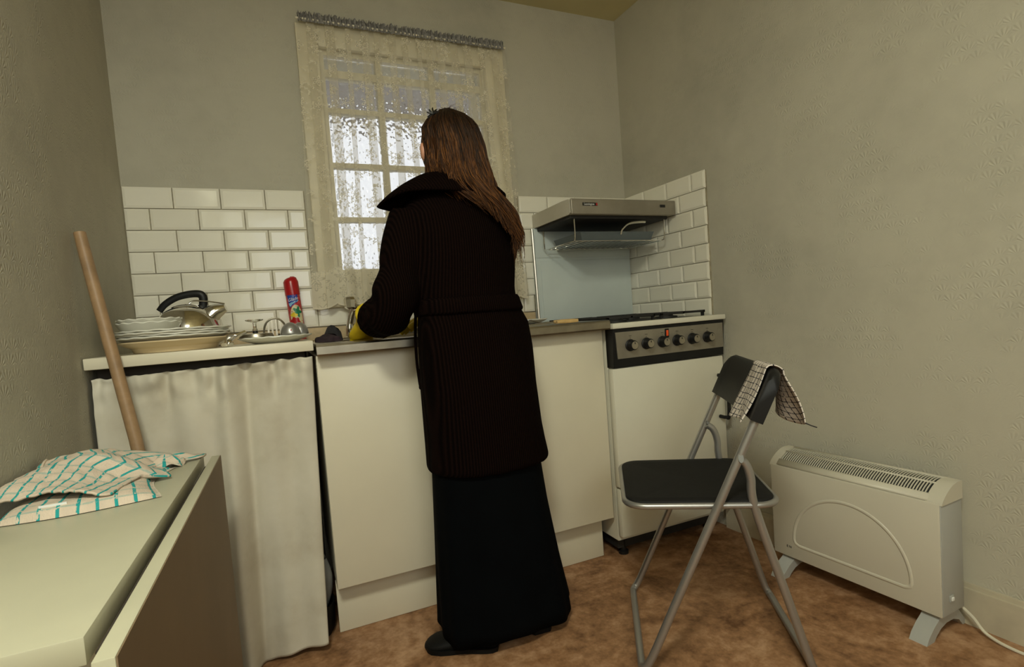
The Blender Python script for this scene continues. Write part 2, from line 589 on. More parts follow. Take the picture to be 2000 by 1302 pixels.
fl = MB().box(-.25, 2.7, YR - .2, .25, -.12, 0).build('floor', M['floor'], smooth=False); struct(fl)
cl = MB().box(-.25, 2.7, YR - .2, .25, ZC, ZC + .12).build('ceiling', M['ceiling'], smooth=False); struct(cl)
WX0, WX1, WZ0, WZ1 = .70, 1.41, 1.12, 2.095     # window opening
wb = MB()
wb.box(-.25, WX0, 0, .22, 0, ZC); wb.box(WX1, 2.7, 0, .22, 0, ZC)
wb.box(WX0, WX1, 0, .22, 0, WZ0); wb.box(WX0, WX1, 0, .22, WZ1, ZC)
wall_back = struct(wb.build('wall_back', M['paper_x'], smooth=False))
wall_left = struct(MB().box(-.25, 0, YR, 0, 0, ZC).build('wall_left', M['paper_y'], smooth=False))
a0, a1 = xw(0), xw(YR)
vs = [(a0, 0, 0), (a1, YR, 0), (2.7, YR, 0), (2.7, 0, 0)]
vs = vs + [(x, y, ZC) for x, y, z in vs]
wall_right = struct(MB().add(vs, [(0, 1, 2, 3), (4, 7, 6, 5), (0, 4, 5, 1), (1, 5, 6, 2), (2, 6, 7, 3), (3, 7, 4, 0)]).build('wall_right', M['paper_y'], smooth=False))
# rear wall behind the camera with its window opening
wr = MB()
RX0, RX1, RZ0, RZ1 = .22, 1.28, 1.05, 2.19
wr.box(-.25, RX0, YR - .2, YR, 0, ZC); wr.box(RX1, 2.7, YR - .2, YR, 0, ZC)
wr.box(RX0, RX1, YR - .2, YR, 0, RZ0); wr.box(RX0, RX1, YR - .2, YR, RZ1, ZC)
struct(wr.build('wall_rear', M['paper_x'], smooth=False))
w2 = sempty('window_2', (RX0, YR, RZ0))
m = MB()
for x in (RX0 + .02, RX1 - .02): m.box(x - .02, x + .02, YR - .02, YR + .02, RZ0, RZ1)
for z in (RZ0 + .02, RZ1 - .02): m.box(RX0 + .04, RX1 - .04, YR - .02, YR + .02, z - .02, z + .02)
m.build('window_frame', M['cream_paint'], w2, smooth=False)

# baseboard along the right wall
def wallstrip(y0, y1, z0, z1, t0, t1):
    vs = []
    for z in (z0, z1):
        for y in (y0, y1):
            for t in (t0, t1):
                vs.append((xw(y, t), y, z))
    return vs, [(0, 1, 3, 2), (4, 6, 7, 5), (0, 4, 5, 1), (2, 3, 7, 6), (0, 2, 6, 4), (1, 5, 7, 3)]
mb = MB(); mb.add(*wallstrip(-.56, -3.28, 0, .105, .001, .017)); mb.add(*wallstrip(-.56, -3.28, .105, .118, .001, .010))
struct(mb.build('baseboard_right', M['baseboard'], smooth=False))
mb = MB().box(.001, .016, -3.28, -.62, 0, .115)
struct(mb.build('baseboard_left', M['baseboard'], smooth=False))
# tile edge trim on the walls: thin grout bed under the tiles
P_, Q_ = .152, .077
TW, TH, TT = .1485, .0742, .0075
tile_cache = {}
def tile_mesh(w, h):
    k = (round(w, 3), round(h, 3))
    if k in tile_cache: return tile_cache[k]
    b = min(.0085, w * .3, h * .3)
    X, Z = w / 2, h / 2
    vs = [(-X, 0, -Z), (X, 0, -Z), (X, 0, Z), (-X, 0, Z)]
    vs += [(x, -.0045, z) for x, _, z in vs[:4]]
    vs += [(-X + b, -TT, -Z + b), (X - b, -TT, -Z + b), (X - b, -TT, Z - b), (-X + b, -TT, Z - b)]
    fs = [(8, 9, 10, 11)]
    for k0 in range(4):
        k1 = (k0 + 1) % 4
        fs += [(k0, k1, 4 + k1, 4 + k0), (4 + k0, 4 + k1, 8 + k1, 8 + k0)]
    me = bpy.data.meshes.new('tile')
    me.from_pydata(vs, [], fs); me.materials.append(M['tile'])
    tile_cache[k] = me
    return me
def tile(x0, x1, z0, z1, parent, place):
    if x1 - x0 < .012: return
    o = bpy.data.objects.new('tile', tile_mesh(x1 - x0, z1 - z0))
    COL.objects.link(o); o.parent = parent
    place(o, (x0 + x1) / 2, (z0 + z1) / 2)
    o.rotation_euler.rotate_axis('X', random.uniform(-.012, .012))
    o.rotation_euler.rotate_axis('Z', random.uniform(-.010, .010))
def back(o, x, z):
    o.location = (x, -.0035, z)
def right(o, s, z):                      # s = distance from the corner along the right wall
    d = V(WA, -1, 0).normalized(); n = V(-1, -WA, 0).normalized()
    p = V(W0, 0, 0) + d * s + n * .0035
    o.location = (p.x, p.y, z)
    o.rotation_euler = (0, 0, -math.atan2(1, WA))
def run(x_start, x0, x1, row, parent, place, phase):
    """one course between x0 and x1; joints at x_start + k * P_ (+ half a tile on odd rows)"""
    z1 = ZT - row * Q_; z0 = z1 - TH
    k = math.floor((x0 - x_start) / P_) - 1
    off = .5 * P_ if (row + phase) % 2 else 0.0
    while True:
        a = x_start + off + k * P_; b = a + TW
        k += 1
        if a >= x1: break
        a, b = max(a, x0), min(b, x1)
        if b > a: tile(a, b, z0, z1, parent, place)
for r in range(7):
    if r < 6: run(.003, .003, .596, r, wall_back, back, 0)
    else: run(.003, .003, 1.575, r, wall_back, back, 0)
for r in range(7):
    x1 = 2.125 if r < 3 else 1.76
    if r < 6: run(1.530, 1.530, x1, r, wall_back, back, 0)
for r in range(8):
    run(.534 - .5 * P_, .004, .534, r, wall_right, right, 0)
g = MB().box(.0, .60, -.0034, 0, ZT - 7 * Q_, ZT); g.box(.60, 1.525, -.0034, 0, ZT - 7 * Q_, ZT - 6 * Q_ + .003); g.box(1.525, 2.13, -.0034, 0, ZT - 7 * Q_, ZT)
g.build('grout', M['grout'], wall_back, smooth=False)
g = MB(); g.add(*wallstrip(-.001, -.536, ZT - 8 * Q_, ZT, 0, .0034)); g.build('grout', M['grout'], wall_right, smooth=False)
# worn strip where tiles meet the worktops
struct(MB().box(.004, 1.572, -.022, -.0005, .9335, .986, .006).build('trim_1', M['beech']))

# ------------------------------------------------------------------ window
win = sempty('window_1', (WX0, 0, WZ0))
fr = MB()
fr.box(.622, .702, -.024, 0, 1.075, 2.17, .004); fr.box(1.405, 1.497, -.024, 0, 1.075, 2.17, .004)
fr.box(.7025, 1.4045, -.024, 0, 2.09, 2.17, .004)
fr.build('architrave', M['cream_paint'], win)
sl = MB().box(.60, 1.52, -.045, .0, 1.062, 1.088, .006); sl.build('window_sill', M['cream_paint'], win)
fr = MB()
Y0, Y1 = .012, .055
fr.box(WX0, WX0 + .022, Y0, Y1, WZ0, WZ1); fr.box(WX1 - .022, WX1, Y0, Y1, WZ0, WZ1)
fr.box(WX0 + .022, WX1 - .022, Y0, Y1, WZ0, 1.215); fr.box(WX0 + .022, WX1 - .022, Y0, Y1, 2.075, WZ1)
fr.build('sash_frame', M['cream_paint'], win, smooth=False)
zs = [1.215, 1.42, 1.64, 1.86, 2.005, 2.075]
xs = [WX0 + .022, .937, 1.165, WX1 - .022]
for z in zs[1:-1]:
    b = .020 if z < 2.0 else .030
    MB().box(xs[0], xs[-1], Y0 + .004, Y1 - .004, z - b / 2, z + b / 2).build('glazing_bar', M['cream_paint'], win, smooth=False)
for x in xs[1:-1]:
    MB().box(x - .011, x + .011, Y0 + .002, Y1 - .002, zs[0], zs[-1]).build('glazing_bar', M['cream_paint'], win, smooth=False)
for i in range(len(zs) - 1):
    for j in range(3):
        MB().box(xs[j] + .004, xs[j + 1] - .004, .032, .036, zs[i] + .004, zs[i + 1] - .004).build('pane', M['glass'], win, smooth=False)
# porch roof outside above the window, pale yard wall further off
pr = MB().box(-.6, 2.9, .225, 1.12, 2.26, 2.34); pr.box(-.6, 2.9, 1.04, 1.12, 2.235, 2.26)
struct(pr.build('porch_roof', M['outside'], smooth=False))
struct(MB().box(-4, 1.02, 4.0, 5.0, -.2, 4.2).build('house_wall_outside', M['ground'], smooth=False))
struct(MB().box(-6, 8, .225, 9, -.3, -.2).build('ground_outside', M['ground'], smooth=False))

# ------------------------------------------------------------------ lace curtain
cu = thing('lace_curtain', 'cream floral lace net curtain with scalloped hem gathered over the window', 'curtain', (1.06, -.06, 1.07))
prng = random.Random(5)
CPT = [(-.004, 0.0, 0.0)]                       # (x, y, drift) of the heading in plan: flat gaps and flattened pleats
x_ = .030
while x_ < .80:
    p_, d_ = prng.uniform(.018, .036), prng.uniform(-.016, .020)
    CPT += [(x_ + p_, -.001, d_), (x_ + p_ + .001, -.005, d_), (x_, -.006, d_), (x_ - .001, -.010, d_), (x_ + p_, -.011, d_)]
    x_ += p_ + prng.uniform(.018, .044)
CPT.append((.866, 0.0, 0.0))
CL = [0.0]
for q0, q1 in zip(CPT, CPT[1:]):
    CL.append(CL[-1] + math.hypot(q1[0] - q0[0], q1[1] - q0[1]))
CPT = [(l / CL[-1],) + q for l, q in zip(CL, CPT)]
def curt(t, h):
    """t along the cloth 0..1, h 0 (hem) .. 1 (heading)"""
    xx, yy, dd = lerp(CPT, t)
    fl = 1 + .086 * (1 - h)
    x = .632 + (xx - .43) * fl + .43 + (dd + .010 * math.sin(20 * xx)) * (1 - h)
    y = -.046 + yy * (.5 + 1.1 * (1 - h)) * min(1, (1 - h) / .03 + .3) - .007 * math.sin(xx * 75) * (.3 + .7 * (1 - h)) - .004 * math.sin(31 * xx + 6 * h) * (1 - h)
    sc = .013 * abs(math.sin(PI * xx / .062)) ** .6
    zb = 1.070 + .010 * math.sin(4 * xx + .5) - sc - .014 * max(0, 1 - xx / .05)
    z = zb + (2.168 - zb) * h
    return (x, y, z)
cm = MB().grid(curt, 640, 46, lambda u, w: (u * CL[-1], w * 1.09))
cm.build('net', M['lace'], cu, smooth=True, ang=180)
rf = MB()
def ruf(t, h):
    x = .632 + .857 * t + .0035 * math.sin(2 * PI * 91 * t)
    y = -.060 + .007 * math.sin(2 * PI * 137 * t + 2 * h + 4 * nz(t * 40)) * (.4 + h) + .003 * nz(t * 120, h * 3)
    return (x, y, 2.158 + .034 * h + .006 * nz(t * 90, 3.3) * h)
rf.grid(ruf, 1200, 4)
rf.build('ruffled_heading', M['ruffle'], cu, ang=180)
MB().tube([(.625, -.056, 2.170), (1.497, -.056, 2.168)], .004, 8).build('curtain_wire', M['cream_paint'], cu)
# ------------------------------------------------------------------ worktops and cabinet
wt = thing('worktop', 'cream laminate worktop carrying the stacked plates above the fabric curtain', 'worktop', (.275, -.3, .912))
MB().box(.003, .553, -.598, -.024, .915, .945, .003).build('board', M['laminate'], wt)
MB().box(.012, .529, -.530, -.510, .862, .9145).build('dark_strip', M['dark_brown'], wt, smooth=False)  # dark brown strip filling the gap under the worktop edge
MB().box(.5305, .545, -.20, -.03, .002, .9145).build('side_panel', M['dark_brown'], wt, smooth=False)

cb = thing('sink_cabinet', 'cream sink base cabinet with two plain doors and recessed plinth', 'cabinet', (1.066, -.3, 0))
m = MB(); m.box(.5575, .575, -.545, -.03, .17, .895); m.box(1.555, 1.572, -.545, -.03, .17, .895); m.box(.575, 1.555, -.545, -.03, .17, .19); m.box(.575, 1.555, -.04, -.03, .19, .895)
m.build('carcass', M['laminate'], cb, smooth=False)
MB().box(.558, 1.0655, -.566, -.547, .172, .896, .0015).build('door', M['laminate'], cb)
MB().box(1.0685, 1.575, -.566, -.547, .172, .896, .0015).build('door', M['laminate'], cb)
MB().box(.556, 1.560, -.500, -.484, .001, .168, .001).build('plinth', M['laminate'], cb)

sk = thing('kitchen_sink', 'stainless steel sink top with bowl and drainer over the cream cabinet', 'sink', (1.066, -.3, .898))
BX0, BX1, BY0, BY1 = .645, 1.045, -.515, -.125
m = MB()
m.box(.559, 1.5755, -.60, BY0, .925, .933); m.box(.559, 1.5755, BY1, -.024, .925, .933)
m.box(.559, BX0, BY0, BY1, .925, .933); m.box(BX1, 1.5755, BY0, BY1, .925, .933)
m.build('deck', M['steel'], sk, smooth=False)
m = MB()
ring = lambda z, k: [V(BX0 + k, BY0 + k, z), V(BX1 - k, BY0 + k, z), V(BX1 - k, BY1 - k, z), V(BX0 + k, BY1 - k, z)]
m.loft([ring(.931, 0), ring(.90, .004), ring(.80, .018), ring(.775, .04)], False)
m.add(ring(.775, .04), [(0, 1, 2, 3)])
m.build('basin', M['steel'], sk, solid=.0012)
# rolled front edge: profile in y, z lofted along x
prof = [(-.585, .9335), (-.612, .9335), (-.620, .931), (-.624, .925), (-.624, .903), (-.620, .898), (-.585, .898)]
m = MB(); m.loft([[V(x, y, z) for y, z in prof] for x in (.559, .8, 1.1, 1.565, 1.5755)], True)
m.build('front_edge', M['dull_steel'], sk, ang=25)
for k in range(9):
    y = -.16 - .04 * k
    MB().box(1.10, 1.50, y - .006, y + .006, .933, .936, .002).build('drainer_rib', M['steel'], sk)

# curtain below the left worktop
fc = thing('cupboard_curtain', 'grubby white cotton curtain hanging below the left worktop', 'curtain', (.27, -.57, 0))
def low(t, h):
    x = .010 + (.548 - .010) * t + .012 * math.sin(6 * t) * (1 - h) - .028 * t * (1 - h)
    f = math.exp(-((t - .57) / .05) ** 2); g2 = math.exp(-((t - .66) / .03) ** 2)
    y = -.566 - .012 * math.sin(2 * PI * 2.2 * t + .9) * (1.15 - h) - .016 * f * (1.1 - .3 * h) + .018 * g2 * (1 - .35 * h)
    y += -.009 * math.sin(2 * PI * 5.3 * t + 1.5 * h) * (1 - .5 * h) - .010 * nz(t * 5, h * 4, 2.2)
    top = max(0.0, (h - .86) / .14)
    y += .012 * math.sin(2 * PI * 8 * t + 3 * nz(t * 6)) * top + .016 * nz(t * 16, h * 22, 5.0) * top - .014 * nz(t * 4, h * 3.5, 7.7) * (1 - abs(2 * h - 1))
    z = .018 + .016 * math.sin(5 * t + 2) * (1 - h) + (.882 - .012 + .010 * t) * h + (.005 * nz(t * 22, 1.0)) * top
    return (x, y - .004, z)
MB().grid(low, 150, 110).build('cloth', M['cotton'], fc, ang=180, solid=.0015)
tag(MB().lathe([(.0, .001), (.072, .001), (.080, .015), (.083, .07), (.085, .1), (.079, .1), (.076, .02), (0, .012)], (.467, -.455, 0), 36).build('rubber_bucket', M['shoe'], loc=(.467, -.455, 0)),
    'black rubber bucket on the floor behind the white cotton curtain', 'bucket')
def bagf(u, w):
    t = 2 * PI * u
    r = (.058 * math.sin(PI * min(1, .18 + .82 * (1 - w))) ** .6 + .004) * (1 + .13 * math.sin(7 * t + 4 * w) * w)
    return (.474 + r * math.cos(t) + .016 * w, -.452 + r * math.sin(t), .014 + .225 * w)
tag(MB().grid(bagf, 40, 18).build('plastic_bag', M['bag'], loc=(.462, -.455, .014), ang=180), 'crumpled grey plastic bag stuffed into the black bucket', 'bag')

# ------------------------------------------------------------------ cooker
ck = thing('gas_cooker', 'white freestanding gas cooker with six knobs and sooty hob in the corner', 'cooker', (1.855, -.3, 0))
CX0, CX1 = 1.590, 2.132
m = MB(); m.box(CX0, CX1 - .0, -.565, -.03, .075, .895, .004); m.build('body', M['white_enamel'], ck)
m = MB(); m.box(CX0 - .004, CX1 + .004, -.625, -.565, .8975, .918, .004); m.box(CX0 - .004, CX1 + .004, -.565, -.03, .895, .910, .003)
m.build('hob_top', M['white_enamel'], ck)
m = MB(); m.box(CX0 + .01, CX1 - .01, -.555, -.04, .9105, .916, .002); m.build('hob_plate', M['soot_shade'], ck)
m = MB(); vs = [(CX0, -.565, .752), (CX1, -.565, .752), (CX1, -.565, .896), (CX0, -.565, .896), (CX0, -.606, .752), (CX1, -.606, .752), (CX1, -.616, .896), (CX0, -.616, .896)]
m.add(vs, [(0, 1, 2, 3), (4, 7, 6, 5), (0, 4, 5, 1), (3, 2, 6, 7), (0, 3, 7, 4), (1, 5, 6, 2)])
m.build('control_housing', M['black'], ck, smooth=False)
m = MB(); vs = [(CX0 + .018, -.6125, .784), (CX1 - .004, -.6125, .784), (CX1 - .010, -.6195, .884), (CX0 + .008, -.6195, .884)]
vs += [(x, y + .006, z) for x, y, z in vs]
m.add(vs, [(0, 1, 2, 3), (0, 4, 5, 1), (1, 5, 6, 2), (2, 6, 7, 3), (3, 7, 4, 0)])
m.build('control_panel', M['panel_grey'], ck, smooth=False)
ay = Matrix.Rotation(PI / 2, 3, 'X')     # lathe axis -> -y
for i, x in enumerate((1.664, 1.738, 1.814, 1.886, 1.962, 2.040)):
    kn = MB().lathe([(0, 0), (.0225, 0), (.0225, .004), (.019, .006), (.0185, .026), (.0165, .029), (0, .029)], (x, -.6155, .832), 22, axis=ay).build('knob', M['black'], ck)
    MB().lathe([(0, .0), (.0145, .0), (.0145, .0012), (0, .0012)], (x, -.6450, .832), 20, axis=ay).build('knob_cap', M['steel'], kn)
    MB().box(x - .0012, x + .0012, -.6474, -.6463, .836, .843).build('pointer', M['black'], kn, smooth=False)
    # burner marks printed above every knob
    MB().box(x - .006, x + .006, -.6192, -.6186, .866, .8675).build('mark', M['black'], ck, smooth=False)
    MB().box(x - .0012, x + .0012, -.6192, -.6180, .8575, .8595).build('mark', M['black'], ck, smooth=False)
MB().box(1.827, 1.845, -.6215, -.617, .847, .881, .001).build('switch_surround', M['black'], ck)
MB().box(1.831, 1.841, -.6235, -.621, .853, .875, .001).build('ignition_button', M['orange'], ck)
dr = MB().box(CX0 - .002, CX1 + .002, -.602, -.567, .292, .748, .006).build('oven_door', M['white_enamel'], ck)
hd = MB(); hd.tube(spline([(2.100, -.604, .668), (2.100, -.635, .668), (2.104, -.648, .655), (2.104, -.648, .51), (2.100, -.635, .497), (2.100, -.604, .497)], 30), .0075, 10)
hd.build('handle', M['black'], dr)
MB().box(CX0, CX1 + .002, -.598, -.567, .098, .284, .005).build('drawer', M['white_enamel'], ck)
MB().box(CX0 + .02, CX1 - .02, -.53, -.05, .028, .075).build('plinth_shadow_panel', M['soot_shade'], ck, smooth=False)  # dark block, the shade under the cooker put into its colour
for x in (CX0 + .05, CX1 - .05):
    for y in (-.52, -.08):
        MB().lathe([(0, 0), (.02, 0), (.02, .012), (.011, .016), (.011, .08), (0, .08)], (x, y, 0.0), 14).build('foot', M['black'], ck)
for bx in (1.735, 1.995):
    for by in (-.43, -.17):
        MB().lathe([(0, .9165), (.048, .9165), (.046, .924), (.03, .927), (.028, .931), (0, .932)], (bx, by, 0), 22).build('burner', M['iron'], ck)
for bx in (1.735, 1.995):
    m = MB()
    x0, x1 = bx - .115, bx + .115
    for y in (-.535, -.30, -.065): m.box(x0, x1, y - .005, y + .005, .932, .941, .001)
    for x in (x0 + .005, bx, x1 - .005): m.box(x - .005, x + .005, -.54, -.06, .931, .940, .001)
    for x in (x0 + .006, x1 - .006):
        for y in (-.53, -.30, -.07): m.box(x - .005, x + .005, y - .005, y + .005, .9165, .934)
    m.build('pan_support', M['iron'], ck)
# splash back plate and eye-level grill
m = MB().box(1.577, 2.122, -.030, -.012, .9115, 1.375, .006); bp = m.build('back_plate', M['blue_enamel'], ck)
MB().box(1.588, 2.120, -.0335, -.0295, 1.235, 1.368, .0018).build('upper_panel', M['blue_enamel'], bp)
MB().box(1.610, 2.112, -.0335, -.0295, .935, 1.222, .0018).build('pressed_panel', M['blue_enamel'], bp)
MB().tube([(1.581, -.034, .935), (1.5755, -.034, 1.37)], .006, 8).build('side_rail', M['steel'], bp)
hg = MB(); HX0, HX1 = 1.592, 2.120
vs = [V(HX0, y, z) for y, z in ((-.012, 1.375), (-.012, 1.437), (-.30, 1.437), (-.352, 1.434), (-.362, 1.424), (-.362, 1.378), (-.352, 1.372))]
hood = MB(); hood.loft([vs, [p + V(HX1 - HX0, 0, 0) for p in vs]], True)
ho = hood.build('grill_hood', M['hood_cream'], ck, ang=25)
m = MB().box(HX0 + .002, HX1 + .012, -.372, -.3625, 1.370, 1.4345, .0045, 3); m.build('front_fascia', M['hood_front'], ho)
MB().box(HX0 + .01, HX1 - .01, -.340, -.035, 1.358, 1.3745, .003).build('burner_underside', M['soot_shade'], ho)
MB().box(1.648, 1.720, -.3735, -.3718, 1.405, 1.4175).build('badge', M['black'], ho, smooth=False)
tv, tf = text_mesh('Leamington', .0125)
MB().add([(1.6795 + p.x * .86, -.3737 - p.z, 1.4112 + p.y) for p in tv], tf).build('lettering', M['white'], ho, smooth=False)
MB().box(1.7125, 1.7195, -.3740, -.3733, 1.4062, 1.4165).build('red_square', M['red'], ho, smooth=False)
MB().box(2.045, 2.072, -.3740, -.3718, 1.403, 1.4145).build('vent_slot', M['black'], ho, smooth=False)
# wire rack under the grill
rk = MB()
RY0, RY1, RZ = -.335, -.055, 1.268
for x in (1.625, 2.092):
    rk.tube(spline([(x, RY0, 1.358), (x, RY0, 1.30), (x, RY0 + .004, 1.276), (x, RY0 + .02, RZ), (x, -.2, RZ), (x, RY1 - .02, RZ), (x, RY1, 1.28), (x, RY1, 1.358)], 36), .0026, 6)
rk.tube([(1.625, RY0 + .015, RZ), (2.092, RY0 + .015, RZ)], .0026, 6); rk.tube([(1.625, RY1 - .015, RZ), (2.092, RY1 - .015, RZ)], .0026, 6)
for i in range(15):
    x = 1.655 + .029 * i
    rk.tube([(x, RY0 + .015, RZ + .001), (x, RY1 - .015, RZ + .001)], .0018, 6)
rk.build('wire_rack', M['chrome'], ck)
gp = thing('grill_pan', 'blue-grey enamel grill pan lying on the wire rack under the cooker hood', 'pan', (1.86, -.19, 1.271))
m = MB(); rr = lambda k, z: [V(1.665 + k, -.315 + k, z), V(2.05 - k, -.315 + k, z), V(2.05 - k, -.075 - k, z), V(1.665 + k, -.075 - k, z)]
m.loft([rr(.012, 1.271), rr(0, 1.308), rr(.003, 1.308), rr(.014, 1.273)], False); m.add(rr(.012, 1.271), [(3, 2, 1, 0)])
m.build('tray', M['pan_grey'], gp, smooth=False)
MB().tube(spline([(1.868, -.318, 1.295), (1.872, -.325, 1.315), (1.90, -.335, 1.338), (1.955, -.340, 1.345), (1.985, -.340, 1.345)], 16), [.004] * 9 + [.0055] * 8, 8, flat=.6).build('handle', M['chrome'], gp)

# ------------------------------------------------------------------ things on the worktop
ZW = .9452
def plate_mesh(name, R, H, wav, mat, foot=.55):
    t = .0035
    prof = [(0, .002), (R * foot - .006, .002), (R * foot, 0), (R * foot + .004, .001), (R * .78, H * .45), (R * .9, H * .72), (R, H), (R * .995, H + t), (R * .88, H * .72 + t), (R * .74, H * .42 + t), (R * foot, .006), (0, .006)]
    rim = (lambda th, r, z: (r * (1 + .008 * math.cos(18 * th) * (r / R) ** 6), z + .0007 * math.cos(18 * th) * (r / R) ** 8)) if wav else None
    return MB().lathe(prof, (0, 0, 0), 108 if wav else 48, rim).build(name, mat, loc=(0, 0, 0))
PX, PY = .186, -.430
dish = plate_mesh('serving_dish', .142, .030, False, M['beige_china'], .72)
dish.location = (PX - .002, PY, ZW)
tag(dish, 'large beige dish at the bottom of the plate stack on the worktop', 'dish')
p0 = plate_mesh('dinner_plate', .146, .022, True, M['china'])
names = ['lowest', 'second lowest', 'second from the top', 'topmost']
for i in range(4):
    o = p0 if i == 0 else p0.copy()
    if i: COL.objects.link(o)
    o.location = (PX - .004 + (.0, .003, -.004, .002)[i], PY + (.0, .002, -.002, .001)[i], ZW + .0202 + .0062 * i)
    o.rotation_euler = (0, 0, .13 * i)
    tag(o, f'white scallop-rimmed dinner plate, {names[i]} of the four stacked on the beige dish', 'plate', 'white dinner plates in the stack')
def bowl_mesh():
    R, H = .080, .040
    prof = [(0, .003), (.034, .003), (.037, 0), (.041, .001), (.060, .014), (.072, .027), (R, H), (R - .002, H + .003), (.068, .028), (.055, .015), (.036, .0065), (0, .006)]
    rim = lambda th, r, z: (r * (1 + .014 * math.cos(14 * th) * (r / R) ** 6), z + .0016 * math.cos(14 * th) * (r / R) ** 6)
    return MB().lathe(prof, (0, 0, 0), 84, rim).build('bowl', M['china'], loc=(0, 0, 0))
b0 = bowl_mesh()
for i in range(2):
    o = b0 if i == 0 else b0.copy()
    if i: COL.objects.link(o)
    o.location = (.126 + .002 * i, -.452, ZW + .0202 + .0186 + .0060 + .009 * i)
    o.rotation_euler = (0, 0, .2 * i)
    tag(o, ('lower' if i == 0 else 'upper') + ' of two white scalloped bowls nested on the plate stack by the left wall', 'bowl', 'white bowls on the plate stack')

kt = thing('kettle', 'polished chrome stovetop kettle with black handle behind the plates', 'kettle', (.183, -.150, ZW))
KX, KY = .183, -.152
m = MB().lathe([(0, 0), (.092, 0), (.101, .006), (.106, .02), (.106, .055), (.098, .092), (.078, .123), (.048, .141), (.018, .148), (0, .149)], (KX, KY, ZW), 48)
m.build('body', M['chrome'], kt)
MB().lathe([(.052, .138), (.048, .143), (.03, .150), (.012, .153), (0, .1535)], (KX, KY, ZW), 32).build('lid', M['chrome'], kt)
sp = MB().tube(spline([(KX + .045, KY - .02, ZW + .085), (KX + .078, KY - .026, ZW + .115), (KX + .100, KY - .030, ZW + .125), (KX + .118, KY - .033, ZW + .131)], 14), [.038 - .0018 * i for i in range(15)], 18)
spo = sp.build('spout', M['chrome'], kt)
MB().tube(spline([(KX + .116, KY - .033, ZW + .145), (KX + .094, KY - .030, ZW + .150), (KX + .055, KY - .022, ZW + .158), (KX + .02, KY - .018, ZW + .160), (KX + .006, KY - .016, ZW + .150), (KX + .003, KY - .016, ZW + .138)], 24), .0028, 8).build('spout_lever', M['chrome'], spo)
hd = [(KX + .046, KY - .008, ZW + .134), (KX + .049, KY - .009, ZW + .152), (KX + .050, KY - .009, ZW + .172), (KX + .040, KY - .008, ZW + .184), (KX + .01, KY - .004, ZW + .185), (KX - .03, KY, ZW + .176), (KX - .065, KY + .003, ZW + .155), (KX - .084, KY + .005, ZW + .133)]
MB().tube(spline(hd, 40), [.0135 - .0035 * abs(i / 40 - .3) for i in range(41)], 12, flat=.62).build('handle', M['black'], kt)
MB().tube([(KX - .070, KY + .003, ZW + .098), (KX - .082, KY + .004, ZW + .112)], [.005, .004], 8).build('handle_lug', M['chrome'], kt)

# aerosol
ca = thing('aerosol_can', 'red air freshener aerosol can with rose label against the tiles', 'aerosol can', (.538, -.062, ZW))
CR = .0255
LEAN = Matrix.Translation(V(.531, -.062, ZW)) @ Matrix.Rotation(math.radians(-3.2), 4, 'Y')
def canp(mb): return mb.xf(LEAN)
canp(MB().lathe([(0, 0), (.0235, 0), (CR, .003), (CR, .168), (.0235, .174), (0, .174)], (0, 0, 0), 40)).build('tin', M['rose'], ca)
canp(MB().lathe([(0, .240), (.014, .239), (.0215, .234), (CR + .0012, .222), (CR + .0014, .172), (CR + .0004, .171)], (0, 0, 0), 40, rim=lambda t, r, z: (r, z + (.003 * math.cos(t) if z > .23 else 0)))).build('cap', M['red'], ca)
FRONT = -PI / 2 - .12
def wrap(u, z, k): # u metres around, k layer
    a = FRONT + u / CR
    return V((CR + .0003 * k) * math.cos(a), (CR + .0003 * k) * math.sin(a), z)
def patch(poly, k):
    """fan-filled outline (list of (u, z)) wrapped on the tin"""
    cu_ = sum(p[0] for p in poly) / len(poly); cz_ = sum(p[1] for p in poly) / len(poly)
    vs = [wrap(cu_, cz_, k)]; n = len(poly); fs = []
    R = 3
    for j in range(1, R + 1):
        vs += [wrap(cu_ + (p[0] - cu_) * j / R, cz_ + (p[1] - cz_) * j / R, k) for p in poly]
    for i in range(n):
        q = (i + 1) % n
        fs.append((0, 1 + i, 1 + q))
        for j in range(1, R):
            fs.append((1 + (j - 1) * n + i, 1 + j * n + i, 1 + j * n + q, 1 + (j - 1) * n + q))
    return vs, fs
def blob(cu_, cz_, ru, rz, n=24, wob=0.0, lobes=5, ph=0.0):
    return [(cu_ + ru * (1 + wob * math.cos(lobes * 2 * PI * i / n + ph)) * math.cos(2 * PI * i / n), cz_ + rz * (1 + wob * math.cos(lobes * 2 * PI * i / n + ph)) * math.sin(2 * PI * i / n)) for i in range(n)]
canp(MB().add(*patch(blob(.006, .085, .024, .048), 1))).build('label_ground', M['cream_p'], ca)
canp(MB().add(*patch([(-.020, .171), (-.008, .172), (.006, .172), (.019, .172), (.019, .15), (.014, .142), (.0, .134), (-.012, .124), (-.0165, .130), (-.019, .15)], 2))).build('blue_label', M['blue'], ca)
canp(MB().add(*patch([(-.017, .140), (-.006, .1435), (.008, .1475), (.020, .1495), (.019, .146), (.006, .142), (-.004, .136), (-.012, .127), (-.0155, .131)], 3))).build('blue_swoosh', M['lblue'], ca)
tv, tf = text_mesh('Glade', .0175, 0, .25)
canp(MB().add([wrap(p.x * .92, .1545 + p.y + .16 * p.x, 3.5) for p in tv], tf)).build('lettering', M['white'], ca, smooth=False)
canp(MB().add(*patch(blob(.010, .106, .013, .017, 30, .35, 5, .4), 3))).build('leaf_print', M['green'], ca)
canp(MB().add(*patch(blob(-.004, .095, .012, .009, 24, .2, 4), 4))).build('yellow_flower_print', M['yellow_p'], ca)
canp(MB().add(*patch(blob(-.003, .062, .019, .024, 36, .10, 7), 5))).build('rose_print', M['red'], ca)
